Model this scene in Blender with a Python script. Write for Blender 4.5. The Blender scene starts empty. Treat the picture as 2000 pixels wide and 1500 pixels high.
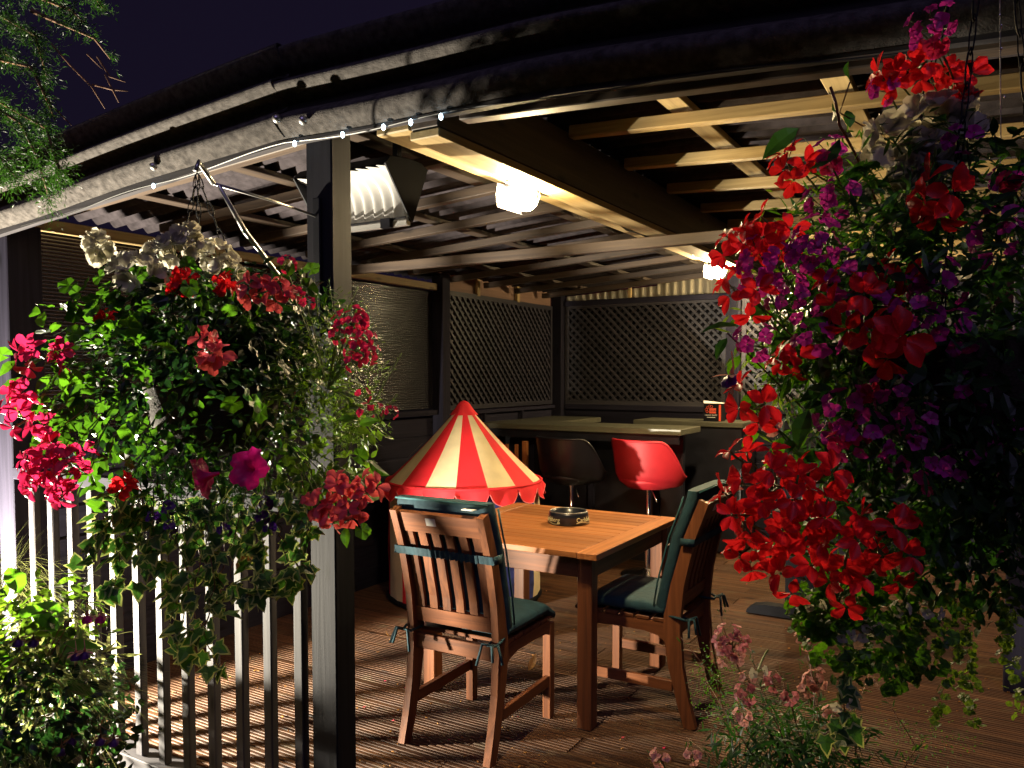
import bpy, math, random
import numpy as np
from mathutils import Vector, Matrix, Euler
R = math.radians
rnd = random.Random(7)
nrs = np.random.RandomState(11)
sc = bpy.context.scene
col = sc.collection

# ------------------------------------------------------------------ camera, world, lights, exposure
CAM_H = 1.47; YAW = R(30.84); PIT = R(2.695); FPX = 1559.0; CX, CY = 1000.0, 805.7
cd = bpy.data.cameras.new('camera'); cam = bpy.data.objects.new('camera', cd); col.objects.link(cam)
cam.location = (0, 0, CAM_H); cam.rotation_euler = (R(90) - PIT, 0, YAW)
cd.sensor_width = 36; cd.lens = 36 * FPX / 2000; cd.shift_y = 55.7 / 2000
cd.clip_start = 0.05; cd.clip_end = 400
sc.camera = cam
w = bpy.data.worlds.new('World'); sc.world = w; w.use_nodes = True
bg = w.node_tree.nodes['Background']
bg.inputs[0].default_value = (0.42, 0.30, 0.84, 1); bg.inputs[1].default_value = 0.0165
violet_fill = bpy.data.lights.new('violet_fill', 'SUN'); violet_fill.energy = 0.42; violet_fill.angle = R(25); violet_fill.color = (0.58, 0.47, 1.0)  # added violet fill from behind the camera, lifts the dark tones
mo = bpy.data.objects.new('violet_fill', violet_fill); col.objects.link(mo); mo.rotation_euler = (R(48), 0, R(25))
# garden floodlight standing low on the left in front of the fence
fl = bpy.data.lights.new('floodlight', 'SPOT'); fl.energy = 1500; fl.color = (1.0, 0.90, 0.70)
fl.spot_size = R(165); fl.spot_blend = 0.35; fl.shadow_soft_size = 0.035
fo = bpy.data.objects.new('floodlight', fl); col.objects.link(fo); fo.location = (-3.62, 1.32, 0.36)
fo.rotation_euler = Vector((1.0, 0.22, 0.45)).to_track_quat('-Z', 'Y').to_euler()
vs = sc.view_settings
vs.view_transform = 'Standard'; vs.look = 'None'; vs.exposure = 0.0; vs.gamma = 1.0; vs.use_curve_mapping = False
sc.render.engine = 'CYCLES'
cy = sc.cycles
cy.use_denoising = True; cy.sample_clamp_indirect = 3.0; cy.max_bounces = 7; cy.diffuse_bounces = 3
cy.glossy_bounces = 3; cy.transmission_bounces = 6; cy.transparent_max_bounces = 8; cy.caustics_reflective = False; cy.caustics_refractive = False

_c, _s = math.cos(YAW), math.sin(YAW); _cp, _sp = math.cos(PIT), math.sin(PIT)
_RT = Vector((_c, _s, 0)); _FW = Vector((-_s * _cp, _c * _cp, -_sp)); _UP = Vector((-_s * _sp, _c * _sp, _cp))
def at(px, py, d):
    """world point seen at photo pixel (px, py), d metres in front of the camera"""
    return Vector((0, 0, CAM_H)) + d * (_FW + _RT * ((px - CX) / FPX) - _UP * ((py - CY) / FPX))

# ------------------------------------------------------------------ helpers
class MB:
    def __init__(s): s.v = []; s.f = []; s.m = []
    def add(s, vs, fs, mi=0):
        n = len(s.v); s.v.extend([tuple(p) for p in vs]); s.f.extend([tuple(i + n for i in f) for f in fs]); s.m.extend([mi] * len(fs)); return s
    def box(s, c, d, rot=None, mi=0, bev=0.0):
        x, y, z = d[0] / 2, d[1] / 2, d[2] / 2
        if bev <= 0:
            vs = [(-x, -y, -z), (x, -y, -z), (x, y, -z), (-x, y, -z), (-x, -y, z), (x, -y, z), (x, y, z), (-x, y, z)]
            fs = [(3, 2, 1, 0), (4, 5, 6, 7), (0, 1, 5, 4), (1, 2, 6, 5), (2, 3, 7, 6), (3, 0, 4, 7)]
        else:
            b = min(bev, x * .9, y * .9, z * .9); vs = []; idx = {}
            for sx in (-1, 1):
                for sy in (-1, 1):
                    for sz in (-1, 1):
                        for k in range(3):
                            p = [sx * x, sy * y, sz * z]
                            for a in range(3):
                                if a != k: p[a] -= (sx, sy, sz)[a] * b
                            idx[(sx, sy, sz, k)] = len(vs); vs.append(p)
            fs = []
            for k in range(3):
                a, b2 = [(1, 2), (2, 0), (0, 1)][k]
                for sg in (-1, 1):
                    q = []
                    for (i, j) in ((-1, -1), (1, -1), (1, 1), (-1, 1)):
                        t = [0, 0, 0]; t[k] = sg; t[a] = i; t[b2] = j; q.append(idx[(t[0], t[1], t[2], k)])
                    fs.append(q if sg > 0 else q[::-1])
            for k in range(3):   # edges along axis k
                a, b2 = [(1, 2), (2, 0), (0, 1)][k]
                for i in (-1, 1):
                    for j in (-1, 1):
                        def I(e, kk):
                            t = [0, 0, 0]; t[k] = e; t[a] = i; t[b2] = j; return idx[(t[0], t[1], t[2], kk)]
                        q = [I(-1, a), I(1, a), I(1, b2), I(-1, b2)]
                        fs.append(q if i * j < 0 else q[::-1])
            for sx in (-1, 1):
                for sy in (-1, 1):
                    for sz in (-1, 1):
                        q = [idx[(sx, sy, sz, k)] for k in range(3)]
                        fs.append(q if sx * sy * sz > 0 else q[::-1])
        if rot is not None: vs = [rot @ Vector(p) for p in vs]
        c = Vector(c)
        return s.add([Vector(p) + c for p in vs], fs, mi)
    def b2(s, lo, hi, mi=0, bev=0.0):
        return s.box([(a + b) / 2 for a, b in zip(lo, hi)], [abs(b - a) for a, b in zip(lo, hi)], None, mi, bev)
    def bar(s, p0, p1, wd, ht, up=(0, 0, 1), mi=0, bev=0.0):
        p0, p1 = Vector(p0), Vector(p1); y = (p1 - p0); L = y.length; y.normalize()
        x = y.cross(Vector(up)); x = x.normalized() if x.length > 1e-6 else Vector((1, 0, 0)); z = x.cross(y)
        M = Matrix((x, y, z)).transposed()
        return s.box((p0 + p1) / 2, (wd, L, ht), M, mi, bev)
    def tube(s, pts, r, n=6, mi=0, cap=True):
        pts = [Vector(p) for p in pts]; k = len(pts); rr = r if hasattr(r, '__len__') else [r] * k
        rings = []; nx = None
        for i in range(k):
            t = (pts[min(i + 1, k - 1)] - pts[max(i - 1, 0)]).normalized()
            if nx is None:
                nx = t.orthogonal().normalized()
            else:
                nx = nx - t * nx.dot(t); nx = nx.normalized() if nx.length > 1e-6 else t.orthogonal().normalized()
            b = t.cross(nx)
            rings.append([pts[i] + rr[i] * (nx * math.cos(2 * math.pi * j / n) + b * math.sin(2 * math.pi * j / n)) for j in range(n)])
        vs = [p for q in rings for p in q]; fs = []
        for i in range(k - 1):
            for j in range(n):
                j2 = (j + 1) % n; fs.append((i * n + j, i * n + j2, (i + 1) * n + j2, (i + 1) * n + j))
        if cap: fs.append(tuple(range(n))[::-1]); fs.append(tuple((k - 1) * n + j for j in range(n)))
        return s.add(vs, fs, mi)
    def lathe(s, prof, c=(0, 0, 0), n=24, mi=0, a0=0.0):
        vs = []; fs = []; k = len(prof)
        for i in range(n):
            a = a0 + 2 * math.pi * i / n
            for (r, z) in prof: vs.append((c[0] + r * math.cos(a), c[1] + r * math.sin(a), c[2] + z))
        for i in range(n):
            i2 = (i + 1) % n
            for j in range(k - 1): fs.append((i * k + j, i2 * k + j, i2 * k + j + 1, i * k + j + 1))
        return s.add(vs, fs, mi)
    def grid(s, P, mi=0, closed=False):
        a = len(P); b = len(P[0]); vs = [p for r_ in P for p in r_]; fs = []
        for i in range(a - 1 + (1 if closed else 0)):
            for j in range(b - 1):
                i2 = (i + 1) % a; fs.append((i * b + j, i2 * b + j, i2 * b + j + 1, i * b + j + 1))
        return s.add(vs, fs, mi)
    def extr(s, poly, a, b, mi=0):
        """closed polygon poly (list of 3D points) swept from offset a to offset b (vectors)"""
        n = len(poly); a, b = Vector(a), Vector(b)
        vs = [Vector(p) + a for p in poly] + [Vector(p) + b for p in poly]
        fs = [tuple(range(n))[::-1], tuple(range(n, 2 * n))] + [(i, (i + 1) % n, n + (i + 1) % n, n + i) for i in range(n)]
        return s.add(vs, fs, mi)
    def mesh(s, name, mats, smooth=False, off=(0, 0, 0)):
        me = bpy.data.meshes.new(name)
        o = Vector(off)
        me.from_pydata([(p[0] - o.x, p[1] - o.y, p[2] - o.z) for p in s.v], [], s.f)
        for m in (mats if isinstance(mats, (list, tuple)) else [mats]): me.materials.append(m)
        if any(s.m): me.polygons.foreach_set('material_index', s.m)
        if smooth: me.polygons.foreach_set('use_smooth', [True] * len(s.f))
        me.update(); return me
WP = {}
def link(o, parent=None):
    col.objects.link(o)
    if parent is not None: o.parent = parent
    return o
def tag(o, label=None, cat=None, group=None, kind=None):
    if label: o['label'] = label
    if cat: o['category'] = cat
    if group: o['group'] = group
    if kind: o['kind'] = kind
    return o
def thing(name, loc, label, cat, group=None, rz=0.0):
    o = bpy.data.objects.new(name, None); o.empty_display_size = .1; col.objects.link(o); o.location = loc; o.rotation_euler = (0, 0, rz)
    WP[o.name] = Vector(loc); return tag(o, label, cat, group)
def part(name, mb, mats, parent=None, smooth=False, local=False, kind=None, label=None):
    """links the mesh as one object; coordinates in mb are world ones unless local"""
    off = Vector((0, 0, 0))
    if parent is not None and not local: off = WP[parent.name]
    me = mb.mesh(name, mats, smooth, off)
    o = bpy.data.objects.new(name, me); link(o, parent)
    WP[o.name] = off
    return tag(o, label, None, None, kind)
def inst(name, me, parent, M):
    o = bpy.data.objects.new(name, me); link(o, parent); o.matrix_local = M; return o
def copy_thing(root, name=None):
    c = root.copy(); col.objects.link(c)
    for ch in root.children:
        k = ch.copy(); col.objects.link(k); k.parent = c
        for g in ch.children:
            q = g.copy(); col.objects.link(q); q.parent = k
    return c

# ------------------------------------------------------------------ materials
def mk(name):
    m = bpy.data.materials.new(name); m.use_nodes = True; nt = m.node_tree
    return m, nt, nt.nodes['Principled BSDF']
def N(nt, t, **kw):
    n = nt.nodes.new(t)
    for k, v in kw.items(): setattr(n, k, v)
    return n
def ramp(nt, a, b, p0=0.3, p1=0.7):
    r = N(nt, 'ShaderNodeValToRGB'); r.color_ramp.elements[0].color = (*a, 1); r.color_ramp.elements[1].color = (*b, 1)
    r.color_ramp.elements[0].position = p0; r.color_ramp.elements[1].position = p1; return r
def plain(name, c, rough=0.5, metal=0.0, var=0.25, scale=12, bump=0.0, bscale=200, coat=0.0, spec=0.5):
    m, nt, p = mk(name); L = nt.links.new
    tc = N(nt, 'ShaderNodeTexCoord'); n = N(nt, 'ShaderNodeTexNoise'); n.inputs['Scale'].default_value = scale; n.inputs['Detail'].default_value = 5
    L(tc.outputs['Object'], n.inputs['Vector'])
    r = ramp(nt, [x * (1 - var) for x in c], [min(1, x * (1 + var)) for x in c]); L(n.outputs[0], r.inputs[0]); L(r.outputs[0], p.inputs['Base Color'])
    p.inputs['Roughness'].default_value = rough; p.inputs['Metallic'].default_value = metal
    p.inputs['Specular IOR Level'].default_value = spec
    if coat: p.inputs['Coat Weight'].default_value = coat
    if bump:
        n2 = N(nt, 'ShaderNodeTexNoise'); n2.inputs['Scale'].default_value = bscale; n2.inputs['Detail'].default_value = 3; L(tc.outputs['Object'], n2.inputs['Vector'])
        b = N(nt, 'ShaderNodeBump'); b.inputs['Strength'].default_value = bump; b.inputs['Distance'].default_value = 0.003
        L(n2.outputs[0], b.inputs['Height']); L(b.outputs[0], p.inputs['Normal'])
    return m
def wood(name, c0, c1, axis, rough=0.55, scale=1.0, knots=True, bump=0.35, spec=0.4, wear=None):
    m, nt, p = mk(name); L = nt.links.new
    tc = N(nt, 'ShaderNodeTexCoord'); oi = N(nt, 'ShaderNodeObjectInfo')
    ml = N(nt, 'ShaderNodeVectorMath', operation='SCALE'); ml.inputs[0].default_value = (31, 17, 23); L(oi.outputs['Random'], ml.inputs['Scale'])
    ad = N(nt, 'ShaderNodeVectorMath', operation='ADD'); L(tc.outputs['Object'], ad.inputs[0]); L(ml.outputs[0], ad.inputs[1])
    mp = N(nt, 'ShaderNodeMapping'); sv = [42 * scale] * 3; sv['xyz'.index(axis)] = 1.6 * scale; mp.inputs['Scale'].default_value = sv
    L(ad.outputs[0], mp.inputs['Vector'])
    n = N(nt, 'ShaderNodeTexNoise'); n.inputs['Scale'].default_value = 1; n.inputs['Detail'].default_value = 6; n.inputs['Roughness'].default_value = .62; n.inputs['Distortion'].default_value = .6
    L(mp.outputs[0], n.inputs['Vector'])
    r = ramp(nt, c0, c1, .32, .68); L(n.outputs[0], r.inputs[0])
    # piece to piece variation
    hv = N(nt, 'ShaderNodeHueSaturation'); mr = N(nt, 'ShaderNodeMapRange'); mr.inputs['To Min'].default_value = .78; mr.inputs['To Max'].default_value = 1.22
    L(oi.outputs['Random'], mr.inputs[0]); L(mr.outputs[0], hv.inputs['Value']); L(r.outputs[0], hv.inputs['Color'])
    out = hv.outputs[0]
    if knots:
        mp2 = N(nt, 'ShaderNodeMapping'); s2 = [11] * 3; s2['xyz'.index(axis)] = 3.2; mp2.inputs['Scale'].default_value = s2; L(ad.outputs[0], mp2.inputs['Vector'])
        v = N(nt, 'ShaderNodeTexVoronoi'); v.inputs['Scale'].default_value = 1; L(mp2.outputs[0], v.inputs['Vector'])
        k = ramp(nt, (1, 1, 1), (0, 0, 0), .05, .16); L(v.outputs['Distance'], k.inputs[0])
        mx = N(nt, 'ShaderNodeMix', data_type='RGBA'); L(k.outputs[0], mx.inputs[0]); L(out, mx.inputs[6]); mx.inputs[7].default_value = (*[x * .35 for x in c0], 1); out = mx.outputs[2]
    if wear:
        n3 = N(nt, 'ShaderNodeTexNoise'); n3.inputs['Scale'].default_value = 9; n3.inputs['Detail'].default_value = 8; L(ad.outputs[0], n3.inputs['Vector'])
        k3 = ramp(nt, (0, 0, 0), (1, 1, 1), .56, .72); L(n3.outputs[0], k3.inputs[0])
        mx = N(nt, 'ShaderNodeMix', data_type='RGBA'); L(k3.outputs[0], mx.inputs[0]); L(out, mx.inputs[6]); mx.inputs[7].default_value = (*wear, 1); out = mx.outputs[2]
    L(out, p.inputs['Base Color']); p.inputs['Roughness'].default_value = rough; p.inputs['Specular IOR Level'].default_value = spec
    b = N(nt, 'ShaderNodeBump'); b.inputs['Strength'].default_value = bump; b.inputs['Distance'].default_value = .002
    L(n.outputs[0], b.inputs['Height']); L(b.outputs[0], p.inputs['Normal'])
    return m
def leafm(name, c, tr, var=.5, trw=.4, rough=.45):
    """leaf or petal: a thin sheet that reflects and lets light through; every leaf its own shade"""
    m, nt, p = mk(name); L = nt.links.new
    g = N(nt, 'ShaderNodeNewGeometry'); oi = N(nt, 'ShaderNodeObjectInfo')
    a_ = N(nt, 'ShaderNodeMath', operation='ADD'); L(g.outputs['Random Per Island'], a_.inputs[0]); L(oi.outputs['Random'], a_.inputs[1])
    fr = N(nt, 'ShaderNodeMath', operation='FRACT'); L(a_.outputs[0], fr.inputs[0])
    r = ramp(nt, [x * (1 - var) for x in c], [x * (1 + var) for x in c], 0, 1); L(fr.outputs[0], r.inputs[0])
    tc = N(nt, 'ShaderNodeTexCoord'); n = N(nt, 'ShaderNodeTexNoise'); n.inputs['Scale'].default_value = 160; L(tc.outputs['Object'], n.inputs['Vector'])
    hv = N(nt, 'ShaderNodeHueSaturation'); mr = N(nt, 'ShaderNodeMapRange'); mr.inputs['To Min'].default_value = .6; mr.inputs['To Max'].default_value = 1.4
    L(n.outputs[0], mr.inputs[0]); L(mr.outputs[0], hv.inputs['Value']); L(r.outputs[0], hv.inputs['Color']); L(hv.outputs[0], p.inputs['Base Color'])
    p.inputs['Roughness'].default_value = rough; p.inputs['Specular IOR Level'].default_value = .32
    t = N(nt, 'ShaderNodeBsdfTranslucent'); t.inputs[0].default_value = (*tr, 1)
    mx = N(nt, 'ShaderNodeMixShader'); mx.inputs[0].default_value = trw
    L(p.outputs[0], mx.inputs[1]); L(t.outputs[0], mx.inputs[2])
    L(mx.outputs[0], nt.nodes['Material Output'].inputs[0])
    return m
def emit(name, c, st):
    m, nt, p = mk(name); p.inputs['Base Color'].default_value = (*c, 1); p.inputs['Emission Color'].default_value = (*c, 1); p.inputs['Emission Strength'].default_value = st; return m

M = {}
for ax in 'xyz':
    M['dark' + ax] = wood('dark stained timber ' + ax, (.0095, .0088, .016), (.020, .018, .031), ax, .75, bump=.5, knots=True, spec=.12)
    M['slat' + ax] = wood('grey painted timber ' + ax, (.028, .026, .031), (.056, .052, .056), ax, .7, bump=.5, spec=.2)
    M['pine' + ax] = wood('treated pine ' + ax, (.24, .165, .070), (.40, .29, .13), ax, .62)
    M['teak' + ax] = wood('lit teak ' + ax, (.26, .088, .026), (.48, .190, .062), ax, .38, knots=False, bump=.2)
    M['teakd' + ax] = wood('shaded teak ' + ax, (.092, .031, .013), (.205, .072, .027), ax, .45, knots=False, bump=.25, spec=.3)  # same wood as the table top, darkened for shade on chairs and legs
    M['deck' + ax] = wood('decking ' + ax, (.030, .013, .007), (.112, .052, .024), ax, .62, bump=.3, spec=.2, wear=(.085, .055, .030))
for ax in 'xy': M['brown' + ax] = wood('dark brown timber ' + ax, (.036, .025, .020), (.075, .052, .036), ax, .6)  # timber in a darker brown than the pine
M['trelx'] = wood('lit grey lattice x', (.024, .022, .028), (.046, .042, .050), 'x', .5, bump=.3, knots=False, spec=.35); M['trely'] = wood('shaded grey lattice y', (.016, .015, .022), (.034, .031, .042), 'y', .45, bump=.3, knots=False, spec=.4)  # left-wall lattice darker than the back one, its shade put into the colour
M['ply'] = wood('plywood', (.15, .085, .06), (.22, .13, .09), 'y', .7, knots=False)
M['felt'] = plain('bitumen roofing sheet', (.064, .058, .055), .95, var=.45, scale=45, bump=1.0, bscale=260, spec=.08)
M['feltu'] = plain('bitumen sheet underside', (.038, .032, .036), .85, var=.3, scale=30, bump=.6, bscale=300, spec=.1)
M['black'] = plain('black powder coat', (.006, .006, .009), .6, spec=.12)
M['_x'] = plain('spare', (.012, .012, .015), .42)
M['blackw'] = plain('black leatherette', (.007, .007, .012), .4, coat=.1)
M['redw'] = plain('red leatherette', (.40, .011, .020), .55, var=.08, coat=.04, bump=.25, bscale=160)
M['chrome'] = plain('chrome', (.7, .68, .68), .16, metal=1.0, var=.05)
M['steel'] = plain('galvanised steel', (.45, .44, .43), .38, metal=.9, var=.2)
M['whitep'] = plain('white enamel reflector', (.42, .41, .40), .6, var=.06)
M['teal'] = plain('teal canvas', (.006, .036, .050), .85, var=.25, scale=22, bump=1.0, bscale=38)
M['tealp'] = plain('pale teal piping', (.014, .075, .085), .8)
M['tred'] = plain('red tent cloth', (.74, .014, .026), .75, var=.12, scale=9, bump=.3, bscale=60)
M['tcream'] = plain('cream tent cloth', (.76, .63, .40), .78, var=.1, scale=9, bump=.3, bscale=60)
M['tblue'] = plain('blue tent cloth', (.03, .045, .22), .8, var=.5, scale=18)
M['tpink'] = plain('pink tent piping', (.75, .16, .17), .8)
M['ground'] = plain('dark lawn', (.022, .026, .012), .9, var=.5, scale=30, bump=1, bscale=90)
M['sand'] = plain('sandy paving', (.17, .11, .048), .85, var=.35, scale=35, bump=1.0, bscale=140)
M['wallb'] = plain('black panel', (.011, .011, .016), .32, var=.3)
M['backing'] = plain('black backing sheet', (.016, .016, .020), .10, var=.2, scale=3)
M['brick'] = plain('dark red brick', (.13, .040, .030), .85, var=.4, scale=40, bump=.8, bscale=120)
M['mortar'] = plain('mortar', (.17, .14, .12), .9)
M['ctop'] = wood('bar top', (.075, .072, .052), (.13, .125, .085), 'x', .35, knots=False)
M['white'] = plain('white plastic', (.70, .68, .64), .5, var=.08)
M['soil'] = plain('basket liner', (.030, .020, .012), .95, bump=1)
M['cable'] = plain('black cable', (.015, .014, .013), .45)
M['cream'] = plain('cream print', (.62, .60, .36), .5)
M['orange'] = plain('red orange print', (.75, .085, .035), .5, var=.1)
M['bark'] = plain('twig bark', (.16, .075, .035), .8)
M['pot'] = plain('dark glazed pot', (.008, .007, .010), .55, spec=.2)
M['stem'] = leafm('green stem', (.09, .15, .03), (.12, .2, .03), .3, .15)
M['rstem'] = leafm('red brown stem', (.14, .055, .025), (.2, .06, .03), .3, .1)
M['leaf'] = leafm('mid green leaf', (.022, .058, .010), (.13, .36, .012), .6, .38)
M['leafd'] = leafm('dark green leaf', (.012, .032, .010), (.045, .16, .015), .5, .3)
M['leafl'] = leafm('lime leaf', (.055, .105, .014), (.24, .40, .02), .5, .4)
M['ivy'] = leafm('ivy leaf centre', (.024, .064, .018), (.08, .24, .025), .4, .35)
M['ivyr'] = leafm('ivy leaf margin', (.30, .35, .12), (.46, .52, .14), .2, .45)
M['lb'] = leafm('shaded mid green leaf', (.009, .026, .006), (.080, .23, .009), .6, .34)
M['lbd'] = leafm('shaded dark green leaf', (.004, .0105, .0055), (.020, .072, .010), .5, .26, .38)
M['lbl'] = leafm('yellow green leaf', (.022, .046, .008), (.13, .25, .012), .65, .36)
for ax in 'z': M['post' + ax] = wood('near black stained post ' + ax, (.0065, .0062, .0095), (.0135, .013, .018), ax, .7, bump=.5, spec=.12)
M['grass'] = leafm('dry grass', (.12, .125, .045), (.24, .26, .08), .4, .4)
M['conif'] = leafm('conifer spray', (.013, .036, .008), (.045, .14, .012), .6, .3)
M['pred'] = leafm('scarlet petal', (.58, .010, .018), (.92, .022, .030), .25, .45)
M['pcoral'] = leafm('coral petal', (.60, .085, .110), (.85, .13, .15), .2, .4)
M['ppink'] = leafm('deep pink petal', (.52, .018, .095), (.80, .03, .13), .25, .4)
M['pmag'] = leafm('magenta petal', (.42, .008, .15), (.65, .01, .22), .25, .4)
M['pviol'] = leafm('violet petal', (.40, .020, .24), (.62, .035, .38), .4, .42)
M['ppurp'] = leafm('purple petal', (.060, .012, .16), (.10, .02, .26), .3, .3)
M['pwhite'] = leafm('white petal', (.46, .44, .36), (.62, .58, .46), .1, .5)
M['ppale'] = leafm('pale pink petal', (.62, .30, .28), (.75, .36, .32), .2, .4)
M['pdead'] = leafm('dead leaf', (.36, .17, .045), (.4, .18, .04), .4, .25)
# fluted clear-grey sheet
def sheet_mat(name, c, rough, alpha_tr):
    m, nt, p = mk(name); p.inputs['Base Color'].default_value = (*c, 1); p.inputs['Roughness'].default_value = rough; p.inputs['Specular IOR Level'].default_value = .8
    if alpha_tr:
        t = N(nt, 'ShaderNodeBsdfTranslucent'); t.inputs[0].default_value = (.6, .55, .45, 1); mx = N(nt, 'ShaderNodeMixShader'); mx.inputs[0].default_value = alpha_tr
        nt.links.new(p.outputs[0], mx.inputs[1]); nt.links.new(t.outputs[0], mx.inputs[2]); nt.links.new(mx.outputs[0], nt.nodes['Material Output'].inputs[0])
    return m
M['flute'] = sheet_mat('fluted polycarbonate', (.016, .015, .020), .20, 0)
M['clear'] = sheet_mat('clear corrugated sheet', (.36, .32, .24), .22, .35)

# ------------------------------------------------------------------ the setting
U0, VF, VB, U1 = -3.66, 1.78, 6.98, -0.02          # left wall, front, back wall, right edge
mb = MB(); mb.add([(-60, -60, -.10), (60, -60, -.10), (60, 60, -.10), (-60, 60, -.10)], [(0, 1, 2, 3)])
tag(part('ground', mb, M['ground']), kind='structure')
mb = MB()
G = 26
P = [[(-6.5 + 4.6 * i / G, .2 + 1.46 * j / 10, -.035 + .012 * math.sin(i * 1.7) * math.cos(j * 2.1) + nrs.uniform(-.006, .006)) for j in range(11)] for i in range(G + 1)]
mb.grid(P)
tag(part('sandy_path', mb, M['sand'], smooth=True), kind='structure')

# deck: grooved boards
dk = bpy.data.objects.new('deck', None); col.objects.link(dk); dk['kind'] = 'structure'; WP['deck'] = Vector((0, 0, 0))
def deck_mesh(L):
    wd = .141; prof = []; ng = 7; p = wd / ng
    y = 0
    for i in range(ng):
        prof += [(y + .0015, 0), (y + p * .56, 0), (y + p * .66, -.006), (y + p * .94, -.006)]
        y += p
    prof = [(0, -.028), (0, -.003)] + prof[:-2] + [(wd - .0015, 0), (wd, -.003), (wd, -.028)]
    b = MB(); b.grid([[(0, a, c) for a, c in prof], [(L, a, c) for a, c in prof]])
    n = len(prof)
    b.add([(0, a, c) for a, c in prof], [tuple(range(n))]); b.add([(L, a, c) for a, c in prof], [tuple(range(n))[::-1]])
    return b.mesh('deck_board', M['deckx'])
DL = [deck_mesh(2.0), deck_mesh(2.36)]
v = 1.70; i = 0
while v < VB + .1:
    order = (0, 1) if i % 2 == 0 else (1, 0)
    x = -3.74
    for k in order:
        o = bpy.data.objects.new('deck_board', DL[k]); link(o, dk); o.location = (x, v, nrs.uniform(-.0012, .0012)); x += (2.0, 2.36)[k] + .005
    v += .147; i += 1
mb = MB(); mb.b2((-3.74, 1.70, -.095), (.63, VB + .2, -.034)); part('joists', mb, M['black'], dk)

# ------------------------------------------------------------------ garden shelter
sh = thing('garden_shelter', (0, 0, 0), 'dark timber garden bar shelter with corrugated roof and trellis walls', 'shelter')
ZE = [(-3.95, 2.016), (-3.54, 2.050), (-2.17, 2.158), (-1.84, 2.180), (-.95, 2.166), (.7, 2.058)]
def ze(u): return float(np.interp(u, [a for a, b in ZE], [b for a, b in ZE]))
def zs(u): return ze(u) + .215           # underside of roof sheet
def zr(u): return ze(u) + .138           # underside of rafters
def slab(name, p0, p1, wd, ht, mat, **kw):
    b = MB(); b.bar(p0, p1, wd, ht, bev=.003, **kw); return part(name, b, mat, sh)
# posts
def post(u0, u1, v0, v1, z0, z1, mat='darkz', bev=.004):
    b = MB(); b.b2((u0, v0, z0), (u1, v1, z1), bev=bev); return part('post', b, M[mat], sh)
post(-1.795, -1.69, 1.785, 1.872, -.05, 2.24, 'postz')
post(-3.62, -3.50, 1.785, 1.93, -.05, 2.10)
post(-3.66, -3.56, 4.94, 5.04, 0, 2.24)
post(-3.66, -3.55, 6.87, 6.97, 0, 2.24)
post(-1.96, -1.85, 6.88, 6.98, 0, 2.36)
post(-.12, -.01, 6.88, 6.98, 0, 2.26); post(.09, .18, 1.80, 1.90, -.05, 2.2); post(.09, .18, 4.3, 4.4, 0, 2.2)
# ridge beam pair
b = MB(); b.b2((-1.405, 1.80, 2.150), (-1.31, 6.97, 2.335), bev=.004); part('ridge_beam', b, M['browny'], sh)  # dark brown stands for the unlit side face of a pine beam
b = MB(); b.b2((-1.408, 1.80, 2.124), (-1.307, 6.97, 2.148), bev=.003); part('beam_lit_underside', b, M['piney'], sh)  # thin pine board added so the beam's underside keeps its lit colour
b = MB(); b.b2((-1.53, 1.80, 2.155), (-1.41, 6.97, 2.30), bev=.004); part('ridge_beam', b, M['piney'], sh)
# rafters (left and right of the ridge beam)
vr = 2.09
while vr < 6.95:
    slab('rafter', (-3.60, vr, zr(-3.6) + .023), (-1.54, vr, zr(-1.54) + .023), .045, .042, M['brownx'])  # left rafters darker brown than the right ones
    slab('rafter', (-1.30, vr, zr(-1.30) + .023), (.10, vr, zr(.10) + .023), .045, .042, M['pinex'])
    vr += .50
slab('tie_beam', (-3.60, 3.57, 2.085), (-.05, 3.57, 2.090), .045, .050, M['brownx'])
for ub in (-3.25, -2.65, -2.05, -.90, -.40):
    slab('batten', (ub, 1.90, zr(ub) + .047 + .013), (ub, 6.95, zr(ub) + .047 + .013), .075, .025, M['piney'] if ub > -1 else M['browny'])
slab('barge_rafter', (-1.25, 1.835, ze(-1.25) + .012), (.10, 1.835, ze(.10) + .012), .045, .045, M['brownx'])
# wall plate
slab('wall_plate', (-3.625, 1.94, 2.135), (-3.625, 4.93, 2.135), .05, .05, M['piney'])
slab('wall_plate', (-3.54, 6.93, 2.155), (-.05, 6.93, 2.155), .05, .05, M['darkx'])
# corrugated roof sheets: ribs run down the slope
def roof(uA, uB, v0, v1):
    n = int(round((v1 - v0) / .0095)); b = MB()
    us = np.linspace(uA, uB, 7)
    top = []; 
    for u in us: top.append([(u, v0 + (v1 - v0) * k / n, zs(u) + .018 + .018 * math.sin(2 * math.pi * (v0 + (v1 - v0) * k / n) / .095) + .003) for k in range(n + 1)])
    bot = [[(p[0], p[1], p[2] - .004) for p in q] for q in top]
    b.grid(top); b.grid([q[::-1] for q in bot])
    return b
v = 1.86; k = 0
while v < 7.2:
    for (a, c) in ((-3.92, -1.40), (-1.44, .22)):
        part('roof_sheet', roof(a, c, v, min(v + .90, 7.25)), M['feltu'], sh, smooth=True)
    v += .855; k += 1
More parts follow.
